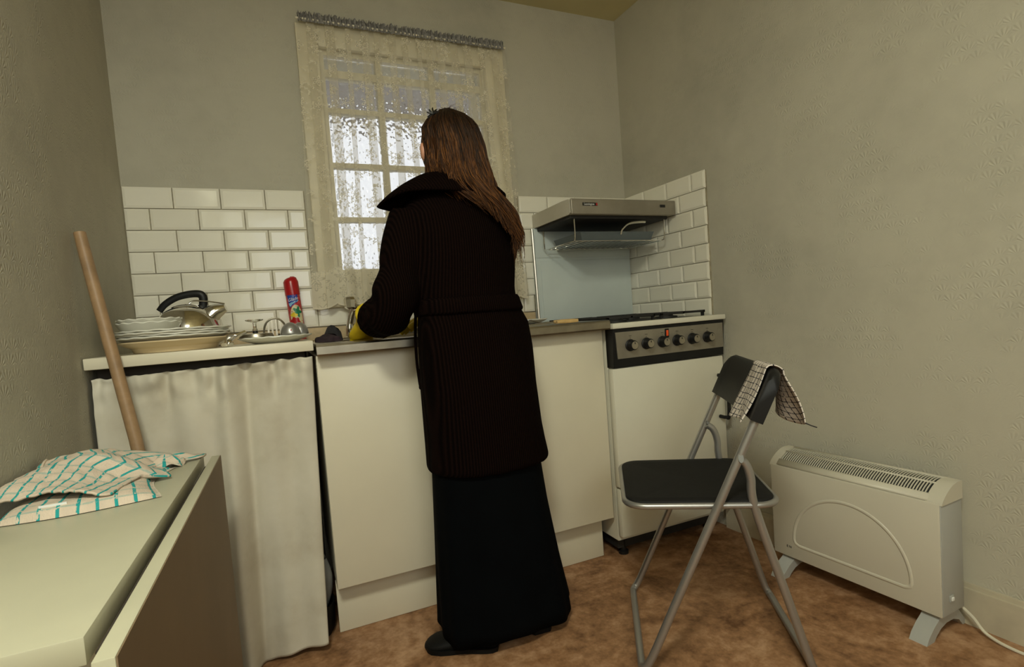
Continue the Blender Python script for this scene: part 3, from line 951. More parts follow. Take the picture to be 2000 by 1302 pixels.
for j, (q, r) in enumerate(((.004, .011), (-.006, .008), (.001, .005))):
    canp(MB().add(*patch(blob(-.003 + q * .6, .064 - q, r, r * 1.1, 20, .18, 5, j), 6 + j))).build('petal_print', M['rose'] if j % 2 == 0 else M['red'], ca)

# white plate with lid, upturned glass and utensils
pl = plate_mesh('dinner_plate', .108, .018, True, M['china'])
pl.location = (.452, -.420, ZW)
tag(pl, 'white plate near the right end of the worktop holding a lid and kitchen utensils', 'plate')
ld = thing('pan_lid', 'tarnished brown metal pan lid leaning on the white plate under the glass', 'lid', (.392, -.40, ZW + .02))
lz = ZW + .0203
MB().lathe([(0, .014), (.03, .0145), (.046, .012), (.050, .003), (.050, 0), (.048, 0), (.044, .009), (0, .0115)], (.397, -.395, lz), 36).build('dome', M['dull_steel'], ld)
MB().lathe([(0, .0146), (.008, .0146), (.0075, .022), (0, .022)], (.394, -.395, lz), 16).build('knob', M['black'], ld)
gl = thing('wine_glass', 'small upturned wine glass foot standing above the tarnished lid', 'glass', (.394, -.395, lz + .022))
MB().lathe([(.0, .0225), (.0085, .0225), (.0055, .030), (.0052, .044), (.007, .049), (.024, .0535), (.0265, .056), (.0265, .0575), (.0, .0585)], (.394, -.395, lz), 28).build('stem_and_foot', M['clear'], gl)
# slotted turner
tu = thing('slotted_turner', 'steel slotted turner propped on the white plate left of the ladles', 'utensil', (.452, -.37, ZW + .03))
tz = ZW + .0205
m = MB()
N = 28
out = []
for i in range(N + 1):
    a = PI * i / N
    out.append((.452 + .034 * math.cos(a), tz + .006 + .052 * math.sin(a) ** .8))
cen = [(x, (z - tz) * .80 + tz + .001) for x, z in out]
m.tube([(x, -.365, z) for x, z in out], .0032, 8)
m.build('rim', M['dull_steel'], tu)
for q in (-.02, -.008, .004, .016):
    h = math.sqrt(max(0, 1 - (q / .034) ** 2)) ** .8 * .052
    MB().box(.452 + q - .0028, .452 + q + .0028, -.366, -.364, tz + .002, tz + .006 + h).build('bar', M['dull_steel'], tu, smooth=False)
MB().tube([(.455, -.365, tz + .004), (.500, -.345, ZW + .026), (.545, -.33, ZW + .032)], .0035, 8, flat=.5).build('handle', M['dull_steel'], tu)
for i, (x, r, nm) in enumerate(((.497, .030, 'left'), (.527, .026, 'right'))):
    la = thing('ladle', f'{nm} of two grey metal ladle bowls resting face down on the white plate', 'ladle', (x, -.43 + .075 * i, ZW + .02), 'ladles on the white plate')
    m = MB(); prof = [(r * math.cos(a), .04 * math.sin(a)) for a in [PI / 2 * k / 9 for k in range(10)]]
    m.lathe(prof, (x, -.43 + .075 * i, ZW + .0205), 28)
    lo = m.build('bowl', M['tube'], la, solid=.0012)
    MB().tube([(x + .006, -.43 + .075 * i + r * .9, ZW + .026), (x + .012, -.30 + .03 * i, ZW + .036)], .004, 8, flat=.5).build('handle', M['tube'], la)
    if i == 0:
        MB().ellipsoid((x + .001, -.4580, ZW + .036), (.0022, .0018, .0026), 8, 6).build('rivet', M['red'], la)
# tongs / bent steel utensil between the stacks
tg = thing('steel_tongs', 'shiny crossed steel tongs lying between the two plates', 'tongs', (.335, -.50, ZW))
for s in (-1, 1):
    MB().tube(spline([(.318, -.505 + .012 * s, ZW + .005), (.328, -.508 + .02 * s, ZW + .022 + .006 * s), (.345, -.49, ZW + .030), (.372, -.47 - .01 * s, ZW + .040)], 16), [.0065, .007, .0075, .008, .008, .0075, .007, .0065, .006, .006, .006, .006, .006, .006, .006, .006, .006], 10, flat=.35).build('arm', M['chrome'], tg)
MB().lathe([(.0, .0), (.013, .001), (.017, .006), (.0175, .011), (.0155, .0075), (.012, .003), (0, .002)], (.322, -.512, ZW + .001), 24).build('cup', M['chrome'], tg)

# dark cloths at the sink's left end
def rag(name, label, c, r, h, mat, seed):
    def fn(u, w):
        t = 2 * PI * u; k = math.sqrt(max(0, 1 - w * w))
        rr = r * k * (1 + .22 * nz(math.cos(t) * 1.6 + seed, math.sin(t) * 1.6, w * 2))
        return (c[0] + rr * math.cos(t), c[1] + rr * .7 * math.sin(t), c[2] + h * w * (1 + .3 * nz(u * 5, w * 3, seed)) + .0005)
    return tag(MB().grid(fn, 48, 16).build(name, mat, loc=c, ang=180, weld=True), label, 'cloth')
rag('dishcloth', 'crumpled dark purple dishcloth at the left end of the sink', (.610, -.40, .9336), .044, .026, M['purple'], 1.0)
rag('scouring_pad', 'round charcoal scourer lump beside the purple dishcloth', (.636, -.29, .9336), .030, .052, M['charcoal'], 7.0)

# tap
tp = thing('mixer_tap', 'chrome tap with clear crystal handle behind the sink bowl', 'tap', (.720, -.092, .9335))
MB().tube(spline([(.716, -.092, .9335), (.718, -.094, .985), (.726, -.098, 1.02), (.738, -.104, 1.048)], 14), [.0155] * 5 + [.013] * 5 + [.012] * 5, 16).build('pillar', M['chrome'], tp)
MB().lathe([(0, 0), (.024, 0), (.024, .006), (.017, .01), (0, .01)], (.716, -.092, .9335), 20).build('base_flange', M['chrome'], tp)
MB().tube(spline([(.730, -.10, 1.03), (.742, -.115, 1.044), (.757, -.16, 1.045), (.765, -.22, 1.035), (.767, -.245, 1.012)], 18), .0095, 12).build('spout', M['chrome'], tp)
cry = MB(); ring8 = lambda r, z: [V(.726 + r * math.cos(PI / 4 * k), -.098 + r * math.sin(PI / 4 * k), z) for k in range(8)]
cry.loft([ring8(.012, 1.048), ring8(.022, 1.055), ring8(.024, 1.085), ring8(.019, 1.096)], True)
cry.build('crystal_handle', M['chrome'], tp, smooth=False)

# things in and around the sink
wp = plate_mesh('soup_plate', .085, .02, False, M['china'], .6)
wp.location = (.945, -.30, .938); wp.rotation_euler = (.05, .05, 0)
tag(wp, 'white plate in the sink bowl beside the raised glove', 'plate')
sp2 = plate_mesh('side_plate', .085, .016, False, M['china'])
sp2.location = (1.375, -.33, .9362); sp2.rotation_euler = (0, 0, 0)
tag(sp2, 'white side plate on the drainer beside the splash back', 'plate')
def cutlery(nm, label, x, y, z, ang, kind):
    t = thing(nm, label, 'cutlery', (x, y, z))
    d = V(math.cos(ang), math.sin(ang), 0); n = V(-d.y, d.x, 0)
    o = V(x, y, z)
    hd = MB().tube([o + d * .085, o + d * .12, o + d * .175], [.0052, .0072, .0062], 10, flat=.6); hd.build('handle', M['light_wood'], t)
    if kind == 'fork':
        m = MB().tube([o + d * .045, o + d * .09], [.0028, .0024], 8)
        m.build('neck', M['dull_steel'], t)
        for k in (-1.5, -.5, .5, 1.5):
            MB().tube([o + d * .046 + n * .0, o + d * .03 + n * .005 * k + V(0, 0, .001), o - d * .012 + n * .0052 * k + V(0, 0, .014)], [.0022, .0016, .001], 6).build('tine', M['dull_steel'], t)
    else:
        m = MB(); b0_ = o + d * .088
        m.add([b0_ + n * .006, b0_ - n * .006, o - d * .005 - n * .007, o - d * .012 + n * .002, o + n * .008] + [p + V(0, 0, .0014) for p in (b0_ + n * .006, b0_ - n * .006, o - d * .005 - n * .007, o - d * .012 + n * .002, o + n * .008)],
              [(4, 3, 2, 1, 0), (5, 6, 7, 8, 9)] + [(k, (k + 1) % 5, 5 + (k + 1) % 5, 5 + k) for k in range(5)])
        m.build('blade', M['dull_steel'], t, smooth=False)
    return t
cutlery('fork', 'table fork with pale wooden handle on the drainer by the cooker', 1.305, -.535, .9405, .02, 'fork')
cutlery('table_knife', 'table knife with pale wooden handle beside the fork on the drainer', 1.300, -.565, .9400, .0, 'knife')

# broom handle leaning on the left wall
bh = thing('broom', 'wooden broom handle leaning against the left wall beside the towel', 'broom', (.225, -.755, 0))
m = MB().tube([(.020, -.566, 1.268), (.030, -.577, 1.205), (.108, -.655, .737), (.172, -.719, .24)], [.0135, .0142, .0146, .0146], 18); m.build('handle', M['wood'], bh)
MB().tube([(.166, -.713, .26), (.185, -.735, .135)], [.019, .024], 16).build('socket', M['black'], bh)
m = MB()
for i in range(60):
    a, b = random.uniform(-.05, .05), random.uniform(-.014, .014)
    m.tube([(.19 + b, -.742 + a, .13), (.195 + b * 2.0, -.745 + a * 1.25, .004)], .0016, 4)
m.build('bristles', M['charcoal'], bh, kind='stuff')

# drop-leaf table along the left wall
tb = thing('drop_leaf_table', 'narrow folded cream drop-leaf table against the left wall', 'table', (.15, -1.25, 0))
MB().box(.018, .276, -1.642, -.825, .672, .700, .0012).build('table_top', M['table_lam'], tb)
MB().box(.289, .3075, -1.675, -.800, .045, .689, .0012).build('leaf', M['table_lam'], tb)
MB().box(.3076, .309, -1.674, -.801, .046, .6885).build('leaf_shade_face', M['leaf_shaded'], tb, smooth=False)  # thin sheet over the leaf face, its shade painted as brown
m = MB().box(.04, .27, -1.55, -.95, .60, .671); m.build('frame', M['table_edge'], tb, smooth=False)
for y in (-1.52, -.97):
    for x in (.06, .25):
        MB().box(x - .02, x + .02, y - .02, y + .02, 0, .60, .003).build('leg', M['table_edge'], tb)
MB().tube([(.2825, -1.63, .676), (.2825, -.86, .676)], .0035, 8).build('hinge', M['dark_brown'], tb)
# ------------------------------------------------------------------ ceiling lamp (behind the camera)
lp = thing('ceiling_lamp', 'square flush ceiling lamp near the left wall of the room', 'lamp', (.21, -2.5, 2.35))
MB().box(.015, .405, -2.695, -2.305, 2.352, 2.4095, .006).build('housing', M['cream_paint'], lp)

# ------------------------------------------------------------------ folding chair
CC = V(1.524, -1.062, 0); CU = V(.837, -.547, 0); CW = V(-.547, -.837, 0)
def cp(u, w, z):
    return CC + CU * u + CW * w + V(0, 0, z)
ch = thing('folding_chair', 'folding chair with black seat and silver tube frame, checked towel on its back', 'chair', tuple(CC))
RT = .0108
WF, WN = -.228, .198          # far and near side of the frame
A = lambda z: -.175 + .46 * z
def rail(m, pts, r=RT): m.tube(spline(pts, 8 * (len(pts) - 1)), r, 12)
# back frame: two long tubes and a bar on the floor, one continuous bend
m = MB()
pa = [cp(A(.775), WF + .004, .775), cp(A(.5), WF, .5), cp(A(.2), WF, .2), cp(A(.045), WF, .045), cp(A(0) - .002, WF + .012, .014), cp(A(0) - .005, WF + .045, .0112),
      cp(A(0) - .005, 0, .0112), cp(A(0) - .005, WN - .045, .0112), cp(A(0) - .002, WN - .012, .014), cp(A(.045), WN, .045), cp(A(.2), WN, .2), cp(A(.5), WN, .5), cp(A(.775), WN - .004, .775)]
rail(m, pa); m.build('back_frame', M['tube'], ch)
m = MB()
B = lambda z: .252 - .285 * z
fi = .017
def bl(w, s): return [cp(.090, w + fi * s, .572), cp(.108, w + fi * s, .556), cp(.119, w + fi * s, .52), cp(B(.44), w + fi * s, .44), cp(B(.2), w + fi * s, .2), cp(B(.045), w + fi * s, .045), cp(B(0), w + (fi + .012) * s, .014), cp(B(0) + .002, w + (fi + .045) * s, .0112)]
pf, pn = bl(WF, 1), bl(WN, -1)
rail(m, pf + [cp(B(0) + .002, -.015, .0112)] + pn[::-1]); m.build('front_frame', M['tube'], ch)
for w, s in ((WF, 1), (WN, -1)):
    o = cp(A(.58), w, .58); m = MB(); ax = CW
    m.tube([o - ax * .016, o + ax * .024 * s if s > 0 else o - ax * .024], .0045, 12)
    m.build('hinge_pin', M['hinge'], ch)
    m = MB().tube([cp(A(.58), w - .012 * s, .58), cp(.096, w + fi * s, .566)], [.013, .012], 12, flat=.5); m.build('hinge_plate', M['hinge'], ch)
# seat
def rrect(u0, u1, w0, w1, r, z, n=6):
    pts = []
    for (cu_, cw_, a0) in ((u1 - r, w1 - r, 0), (u0 + r, w1 - r, PI / 2), (u0 + r, w0 + r, PI), (u1 - r, w0 + r, 1.5 * PI)):
        for k in range(n + 1):
            a = a0 + PI / 2 * k / n
            pts.append(cp(cu_ + r * math.cos(a), cw_ + r * math.sin(a), z))
    return pts
S = (-.192, .185, -.208, .178)
m = MB()
ins = lambda k, z: rrect(S[0] + k, S[1] - k, S[2] + k, S[3] - k, max(.052 - k, .004), z)
m.loft([ins(.02, .4475), ins(.0, .4495), ins(.0, .459), ins(.003, .4615), ins(.03, .4612), ins(.07, .4585), ins(.12, .4570), ins(.165, .4565)], True)
m.build('seat', M['seat_black'], ch, ang=50)
m = MB(); rg = rrect(S[0] - .004, S[1] + .004, S[2] - .004, S[3] + .004, .055, .449); rg.append(rg[0].copy()); rg.append(rg[1].copy())
m.tube(rg, .0085, 10, cap=False); m.build('seat_rim', M['tube'], ch)
for w in (WF + .01, WN - .01):
    MB().tube([cp(A(.445), w - .012, .445), cp(A(.445), w + .012, .445)], .006, 10).build('seat_bolt', M['chrome'], ch)
# backrest: curved pad wrapped round the two tubes
BN = (V(CU.x, CU.y, 0) * 1.0 - V(0, 0, .46)).normalized()    # pad normal, roughly backwards
BUp = (CU * .46 + V(0, 0, 1)).normalized()
def bpt(w, q, d):
    """w across, q up the slope (0 bottom .. 1 top), d along the normal"""
    z = .668 + .128 * q
    bow = .012 * (1 - ((w - (WF + WN) / 2) / .22) ** 2)
    return cp(A(z), w, z) + BN * (d - .0 + bow)
m = MB()
N = 34
rings = []
for i in range(N + 1):
    w = WF - .016 + (WN - WF + .032) * i / N
    e = min(i, N - i) / N
    th = .0145 if e > .06 else .0145 + .001
    top = 1.0 - .20 * max(0, 1 - e / .10) ** 2.2
    prof = [(0, -th), (0, th), (.25, th), (.6, th), (top - .12, th), (top - .05, th * .85), (top, th * .35), (top, -th * .35), (top - .05, -th * .85), (top - .12, -th), (.6, -th), (.25, -th)]
    rings.append([bpt(w, q, d) for q, d in prof])
m.loft(rings, True); m.build('backrest', M['black'], ch, ang=50, weld=True)

# towel over the chair back
tw = thing('tea_towel', 'black and white checked tea towel draped over the folding chair back', 'towel', tuple(cp(.2, .09, .66)))
def drape(u, t):
    # u across, t: 0 front bottom .. 1 rear bottom
    w = .022 + .155 * u
    if t < .46:
        q = t / .46
        p = bpt(w, -.10 + 1.06 * q, -.0205 - .002 * math.sin(9 * u + 5 * q) - .006 * (1 - q) ** 2 * (1 + math.sin(7 * u)))
        p += CW * (.012 * (1 - q) * (u - .5)) - V(0, 0, .012 * (1 - q) * (.5 + .5 * math.sin(5 * u + 1)))
    elif t < .56:
        q = (t - .46) / .10
        a = PI * q
        p = bpt(w, .96 + .08 * math.sin(a), -.0205 * math.cos(a))
    else:
        q = (t - .56) / .44
        base = bpt(w, .96, .0205)
        sw = .022 + .022 * u
        p = base + CU * (sw * q + .012 * q * math.sin(6 * u + 4 * q)) - V(0, 0, (.120 + .018 * math.sin(3.0 * u)) * q) + CW * (.012 * q * u + .008 * q * math.sin(8 * q))
    return p + V(0, 0, .0004 * nz(u * 30, t * 40))
MB().grid(drape, 26, 80, lambda u, t: (u * .105 + .003, t * .32)).build('cloth', M['black_check'], tw, ang=180, solid=.0025)
e0 = drape(1, 1)
MB().tube([e0, e0 + CU * .012 + CW * .004 - V(0, 0, .006), e0 + CU * .026 - V(0, 0, .012)], .0014, 6).build('hanging_loop', M['charcoal'], tw)

# ------------------------------------------------------------------ convector heater on the right wall
HD = V(WA, -1, 0).normalized(); HN = V(-1, -WA, 0).normalized()
def hp(s, t, z):                          # s from the corner along the wall, t out from the wall
    return V(W0, 0, 0) + HD * s + HN * t + V(0, 0, z)
he = thing('convector_heater', 'cream electric convector heater standing by the right wall', 'heater', tuple(hp(1.16, .1, 0)))
def hbox(m, s0, s1, t0, t1, z0, z1, bev=.003):
    q = MB().box(s0, s1, t0, t1, z0, z1, bev)
    return m.add([hp(*p) for p in q.v], [f[::-1] for f in q.f])
S0, S1, T0, T1 = .905, 1.418, .050, .163
hbox(MB(), S0, S1, T0, T1, .066, .384, .004).build('case', M['heater'], he)
hbox(MB(), S1 - .001, S1 + .0025, T0 + .003, T1 - .003, .070, .382, .001).build('end_panel', M['heater_grey'], he)
# curved grille on top: end cheeks, bars, two long rails, dark inside
arc = lambda k: (T1 - .004 - (T1 - T0 - .008) * k, .384 + .044 * math.sin(PI / 2 * min(1, k * 1.25)) ** .8)
K = [i / 14 for i in range(15)]
m = MB(); m.loft([[hp(s, *arc(k)) - V(0, 0, .006) for k in K] for s in (S0 + .02, S1 - .03)], False, False); m.build('inner_dark', M['heater_dark'], he)
for s0, s1 in ((S0 - .004, S0 + .026), (S1 - .034, S1 + .006)):
    m = MB()
    rings = []
    for s in (s0, s1):
        rings.append([hp(s, *arc(k)) + V(0, 0, .0018) for k in K] + [hp(s, T0 + .004, .380), hp(s, T1 - .002, .380)])
    m.loft(rings, True); m.build('end_cap', M['heater'], he, ang=30)
NB = 58
for i in range(NB):
    s = S0 + .032 + (S1 - S0 - .074) * i / (NB - 1)
    m = MB()
    rings = []
    for ds in (-.0016, .0016):
        rings.append([hp(s + ds, *arc(k)) for k in K[2:13:2]])
    m.loft(rings, False, False)
    m.build('grille_bar', M['heater'], he, solid=.002, smooth=False)
for ka, kb in ((.0, .16), (.47, .53), (.86, 1.0)):
    m = MB(); rings = []
    for s in (S0 + .022, S1 - .03):
        rings.append([hp(s, *arc(ka + (kb - ka) * j / 4)) + V(0, 0, .0012) for j in range(5)])
    m.loft(rings, False, False); m.build('grille_rail', M['heater'], he, solid=.002)
# pressed half-round relief on the front
m = MB(); pts = []
sc, zc, ra, rb = 1.165, .135, .180, .178
for i in range(41):
    a = PI * i / 40
    pts.append(hp(sc + ra * math.cos(a) * (1 if math.cos(a) < 0 else 1.0), T1 - .0075, zc + rb * math.sin(a)))
pts2 = [hp(sc + ra - .018 - (2 * ra - .036) * i / 12, T1 - .0075, zc - .018) for i in range(13)]
ring_ = pts[::-1]; 
loop = [hp(sc - ra, T1 - .0075, zc)] + pts[::-1][1:-1] + [hp(sc + ra, T1 - .0075, zc), hp(sc + ra - .003, T1 - .0075, zc - .012)] + pts2 + [hp(sc - ra + .004, T1 - .0075, zc - .012), hp(sc - ra, T1 - .0075, zc)]
m.tube(loop, .0105, 8, cap=False, flat=.8, up=tuple(HN)); m.build('pressed_arch', M['heater'], he, ang=80)
tv, tf = text_mesh('E N', .012)
MB().add([hp(.965 + p.x, T1 + .0003 + p.z, .103 + p.y) for p in tv], tf).build('lettering', M['black'], he, smooth=False)
sw = hbox(MB(), S1 + .002, S1 + .006, .112, .130, .104, .122, .001).build('switch_plate', M['heater_grey'], he)
hbox(MB(), S1 + .005, S1 + .009, .116, .126, .108, .118, .001).build('rocker', M['white'], sw)
def foot(s):
    pr = [(.022, .0), (.040, .0), (.060, .022), (.090, .033), (.125, .034), (.155, .026), (.178, .012), (.190, 0), (.228, 0), (.215, .018), (.190, .038), (.165, .052), (.150, .068), (.075, .068), (.055, .045), (.035, .022)]
    pr = [(t - .012, z) for t, z in pr]
    m = MB()
    a, b = [hp(s - .022, t, z) for t, z in pr], [hp(s + .022, t, z) for t, z in pr]
    bm = bmesh.new()
    va = [bm.verts.new(p) for p in a]; vb = [bm.verts.new(p) for p in b]
    bm.faces.new(va); bm.faces.new(vb[::-1])
    for k in range(len(pr)):
        q = (k + 1) % len(pr); bm.faces.new((va[k], vb[k], vb[q], va[q]))
    bmesh.ops.recalc_face_normals(bm, faces=bm.faces)
    bmesh.ops.triangulate(bm, faces=[f for f in bm.faces if len(f.verts) > 4])
    m.bm(bm); return m.build('foot', M['heater_grey'], he, ang=30)
foot(S0 + .045); foot(S1 - .035)
cb_ = MB().tube(spline([hp(S1 - .02, .045, .07), hp(S1 + .02, .050, .045), hp(S1 + .055, .058, .016), hp(S1 + .12, .062, .0055), hp(S1 + .24, .052, .0055), hp(S1 + .40, .058, .0055), hp(S1 + .70, .04, .0055)], 60), .0042, 8)
cb_.build('power_cable', M['cable'], he)

# ------------------------------------------------------------------ teal checked towel on the table
tt = thing('terry_towel', 'crumpled cream tea towel with teal checks on the drop-leaf table', 'towel', (.14, -1.0, .7))
def low_t(u, w):
    # lower folded layer: u across from wall, w along (far -> near)
    x = .022 + (.215 - .02 * math.sin(4 * w)) * u
    y = -.93 - .235 * w - .018 * math.sin(3 * u + .4)
    z = .7025 + .017 * (1 - (2 * u - 1) ** 6) * (1 - (2 * w - 1) ** 8) ** .5 + .003 * nz(u * 6, w * 6, 4) 
    if u > .97 or w > .985 or u < .03 or w < .015: z = .7015
    return (x, y, z)
MB().grid(low_t, 40, 40, lambda u, w: (u * .24, w * .24)).build('lower_fold', M['teal_check'], tt, ang=180, solid=.0)
def up_t(u, w):
    # upper layer: w 0 far end .. 1 near end; u 0 wall .. 1 outer edge
    far = -.845
    yy = far - .285 * w
    wid = lerp([(0, .272), (.10, .268), (.20, .20), (.34, .185), (.5, .215), (.58, .235), (.66, .19), (.85, .175), (1, .17)], w)[0]
    x = .012 + wid * u + .006 * nz(w * 9, 3.0)
    ridge = lerp([(0, .016), (.12, .040), (.22, .060), (.4, .064), (.6, .056), (.8, .046), (1, .036)], w)[0]
    lump = math.sin(PI * min(1, u * .62 + .25)) ** .8
    z = .7035 + ridge * lump * (1 - .55 * u ** 3)
    z += .0075 * math.sin(2 * PI * (1.3 * w + .9 * u) + 1.0) * (1 - u * .6) + .006 * nz(u * 4 + 2, w * 7, 1.5) + .003 * nz(u * 13, w * 15, 8)
    edge = max(0, u - .86) / .14
    z = z * (1 - edge) + edge * lerp([(0, .7035), (.15, .7045), (.3, .712), (.42, .716), (.5, .714), (.58, .7055), (.66, .722), (.8, .7215), (1, .7215)], w)[0]
    return (x, yy - .035 * u * (w - .25) - .012 * math.sin(7 * u + 2), max(z, .7032))
MB().grid(up_t, 70, 90, lambda u, w: (u * .26 + .01 * math.sin(6 * w), w * .30)).build('upper_fold', M['teal_check'], tt, ang=180, solid=.004)
MB().tube(spline([(.016, -.872, .718), (.016, -.895, .742), (.018, -.925, .753), (.02, -.955, .742), (.022, -.972, .724)], 20), .0042, 8, flat=.6).build('hanging_loop', M['teal_check'], tt)
def bunch(u, w):
    t = 2 * PI * u
    r = .030 * (1 - w) ** .5 * (1 + .3 * nz(math.cos(t) * 2, math.sin(t) * 2, w * 3 + 9))
    return (.215 + r * 1.2 * math.cos(t), -.905 + r * math.sin(t), .7045 + .026 * w + .006 * math.sin(4 * t + 5 * w) * (1 - w))
MB().grid(bunch, 40, 14, lambda u, w: (u * .16, w * .05)).build('bunched_corner', M['teal_check'], tt, ang=180)
MB().box(.085, .122, -1.168, -1.166, .7175, .7215).build('care_label', M['white'], tt, smooth=False)
# ------------------------------------------------------------------ the person at the sink
pe = thing('person', 'person from behind at the sink in dark brown cardigan and long black skirt', 'person', (.99, -.745, 0))
def ell(z, cx, cy, rx, ry, n=48, p=2.3, mod=None):
    out = []
    for k in range(n):
        t = 2 * PI * k / n
        c, s = math.cos(t), math.sin(t)
        x = rx * math.copysign(abs(c) ** (2 / p), c); y = ry * math.copysign(abs(s) ** (2 / p), s)
        f = mod(t, z) if mod else 1.0
        out.append(V(cx + x * f, cy + y * f, z))
    return out
HC = V(.972, -.728, 1.472)
# body: one continuous skin surface under the clothes
b = MB()
b.ellipsoid(HC, (.074, .092, .106), 28, 18)
b.ellipsoid(HC + V(0, .040, -.050), (.056, .056, .060), 20, 12)
b.tube([HC + V(0, .082, .012), HC + V(0, .098, -.008), HC + V(0, .106, -.024), HC + V(0, .088, -.032)], [.008, .010, .013, .008], 12)
for s in (-1, 1):
    b.tube([HC + V(-.010 * s * -1, .086, -.058), HC + V(.022 * s, .083, -.056)], [.0065, .004], 8)
    b.ellipsoid(HC + V(s * .080, -.010, -.004), (.008, .020, .031), 14, 10, Matrix.Rotation(.3 * s, 3, 'Z'))
    b.ellipsoid(HC + V(s * .030, .086, .024), (.020, .010, .007), 10, 8)
b.tube([(.972, -.718, 1.43), (.970, -.725, 1.38), (.970, -.735, 1.32)], [.050, .050, .060], 20)
b.loft([ell(z, cx, cy, rx, ry, 32) for z, cx, cy, rx, ry in ((.80, 1.0, -.742, .145, .115), (.92, 1.0, -.742, .145, .112), (1.03, .988, -.742, .120, .095), (1.15, .982, -.742, .135, .105), (1.26, .974, -.740, .140, .095), (1.315, .97, -.736, .105, .075), (1.345, .97, -.735, .06, .055))], True)
LA = [(.838, -.740, 1.285), (.806, -.750, 1.17), (.768, -.764, 1.025), (.748, -.70, 1.0), (.726, -.60, .99)]
RA = [(1.100, -.740, 1.285), (1.108, -.72, 1.18), (1.085, -.70, 1.06), (1.045, -.62, 1.03), (.985, -.53, .992)]
for arm in (LA, RA):
    b.tube(spline(arm, 24), [.046 - .018 * i / 24 for i in range(25)], 14)
for x, fx, fy in ((.93, .92, -.775), (1.075, 1.115, -.79)):
    b.tube(spline([(x, -.742, .86), (x, -.73, .50), (fx, fy, .12), (fx, fy, .05)], 20), [.080 - .045 * (i / 20) ** .8 for i in range(21)], 16)
bo = b.build('body', M['skin'], pe); remesh(bo, .008, 4)
for s in (-1, 1):
    MB().ellipsoid(HC + V(s * .030, .085, .010), (.011, .009, .007), 12, 8).build('eye', M['eye'], pe)

# long skirt
def fold(t, z):
    k = max(0, (.62 - z) / .6)
    return 1 + k * (.035 * math.sin(7 * t + 1.2) + .025 * math.sin(12 * t + .5 + z))
rings = []
for i in range(25):
    z = .66 + (.046 - .66) * i / 24
    cx, cy, rx, ry = lerp([(.034, 1.042, -.745, .215, .135), (.2, 1.030, -.745, .198, .134), (.4, 1.017, -.745, .178, .134), (.53, 1.012, -.745, .168, .133), (.66, 1.008, -.745, .155, .13)], z)
    r = ell(z, cx, cy, rx, ry, 96, 2.15, fold)
    if i == 24:
        r = [V(p.x, p.y, p.z + .010 * math.sin(3 * k / 15) - .012 * max(0, math.sin(2 * PI * k / 96 * 1 + PI))) for k, p in enumerate(r)]
    rings.append(r)
sk_ = MB().loft(rings, False).build('skirt', M['skirt'], pe, ang=180, solid=.003)

# cardigan: torso, sleeves joined into one knitted surface
c = MB()
T = [(.533, 1.017, -.745, .183, .150), (.545, 1.018, -.745, .187, .153), (.60, 1.014, -.745, .182, .152), (.65, 1.011, -.745, .179, .151), (.77, 1.005, -.752, .176, .140), (.88, 1.003, -.756, .174, .128), (.955, 1.0, -.754, .168, .124),
     (1.0, .993, -.746, .154, .122), (1.03, .988, -.742, .150, .122), (1.06, .985, -.742, .150, .123), (1.15, .982, -.742, .162, .131), (1.22, .978, -.742, .168, .130), (1.275, .972, -.740, .164, .120), (1.315, .969, -.738, .140, .100), (1.345, .967, -.735, .100, .082), (1.378, .968, -.733, .070, .068), (1.386, .968, -.733, .066, .064)]
c.loft([ell(z, cx, cy, rx, ry, 56, 2.3, lambda t, q: 1 + .010 * math.sin(5 * t + 9 * q)) for z, cx, cy, rx, ry in T], True)
ls = spline([(.846, -.740, 1.275), (.816, -.748, 1.20), (.795, -.757, 1.12), (.764, -.768, 1.030), (.750, -.730, 1.004), (.738, -.675, .998), (.728, -.622, .993)], 36)
c.tube(ls, [.068 - .010 * (i / 36) + .005 * math.sin(i * .9) * (10 < i < 30) - (.006 if i > 33 else 0) for i in range(37)], 24)
c.ellipsoid((.768, -.775, 1.050), (.056, .052, .050), 18, 12)
rs_ = spline([(1.092, -.740, 1.275), (1.112, -.725, 1.19), (1.082, -.70, 1.07), (1.045, -.63, 1.035), (.998, -.550, 1.0)], 32)
c.tube(rs_, [.066 - .016 * (i / 32) + .003 * math.sin(i * 1.1) for i in range(33)], 22)
co = c.build('cardigan', M['knit'], pe); remesh(co, .0065, 5)
# wide fold-over collar
def coll(u, w):
    ph = (u - .5) * 2 * 2.45                 # 0 at the back, + towards her right
    a = abs(ph)
    sgn = 1 if ph >= 0 else -1
    d = V(sgn * math.sin(a), -math.cos(a), 0)
    inn = V(.968, -.730, 1.398) + V(d.x * .066, d.y * .066, -.012 * max(0, a - 1.2))
    out_r, out_z = lerp([(0, .140, 1.325), (.6, .150, 1.330), (1.1, .178, 1.332), (1.45, .212, 1.316), (1.62, .222, 1.306), (1.80, .168, 1.300), (2.45, .105, 1.255)], a)
    if sgn > 0: out_r = min(out_r, .166)
    out = V(.968 + d.x * out_r * .98, -.730 + d.y * out_r, out_z)
    mid = inn.lerp(out, .33); mid.z = inn.z + .002
    p = (1 - w) ** 2 * inn + 2 * w * (1 - w) * (mid + V(d.x * .006, d.y * .006, .004)) + w * w * out
    return p + V(0, 0, .002 * math.sin(9 * u + 6 * w))
MB().grid(coll, 70, 14).build('collar', M['knit'], pe, ang=180, solid=.007)
bl_ = MB(); bl_.loft([ell(z, cx, -.742, rx, ry, 56, 2.3) for z, cx, rx, ry in ((.992, .9945, .158, .131), (.998, .994, .161, .134), (1.030, .988, .157, .130), (1.036, .9875, .153, .126))], False)
be = bl_.build('belt', M['knit'], pe, solid=.006)
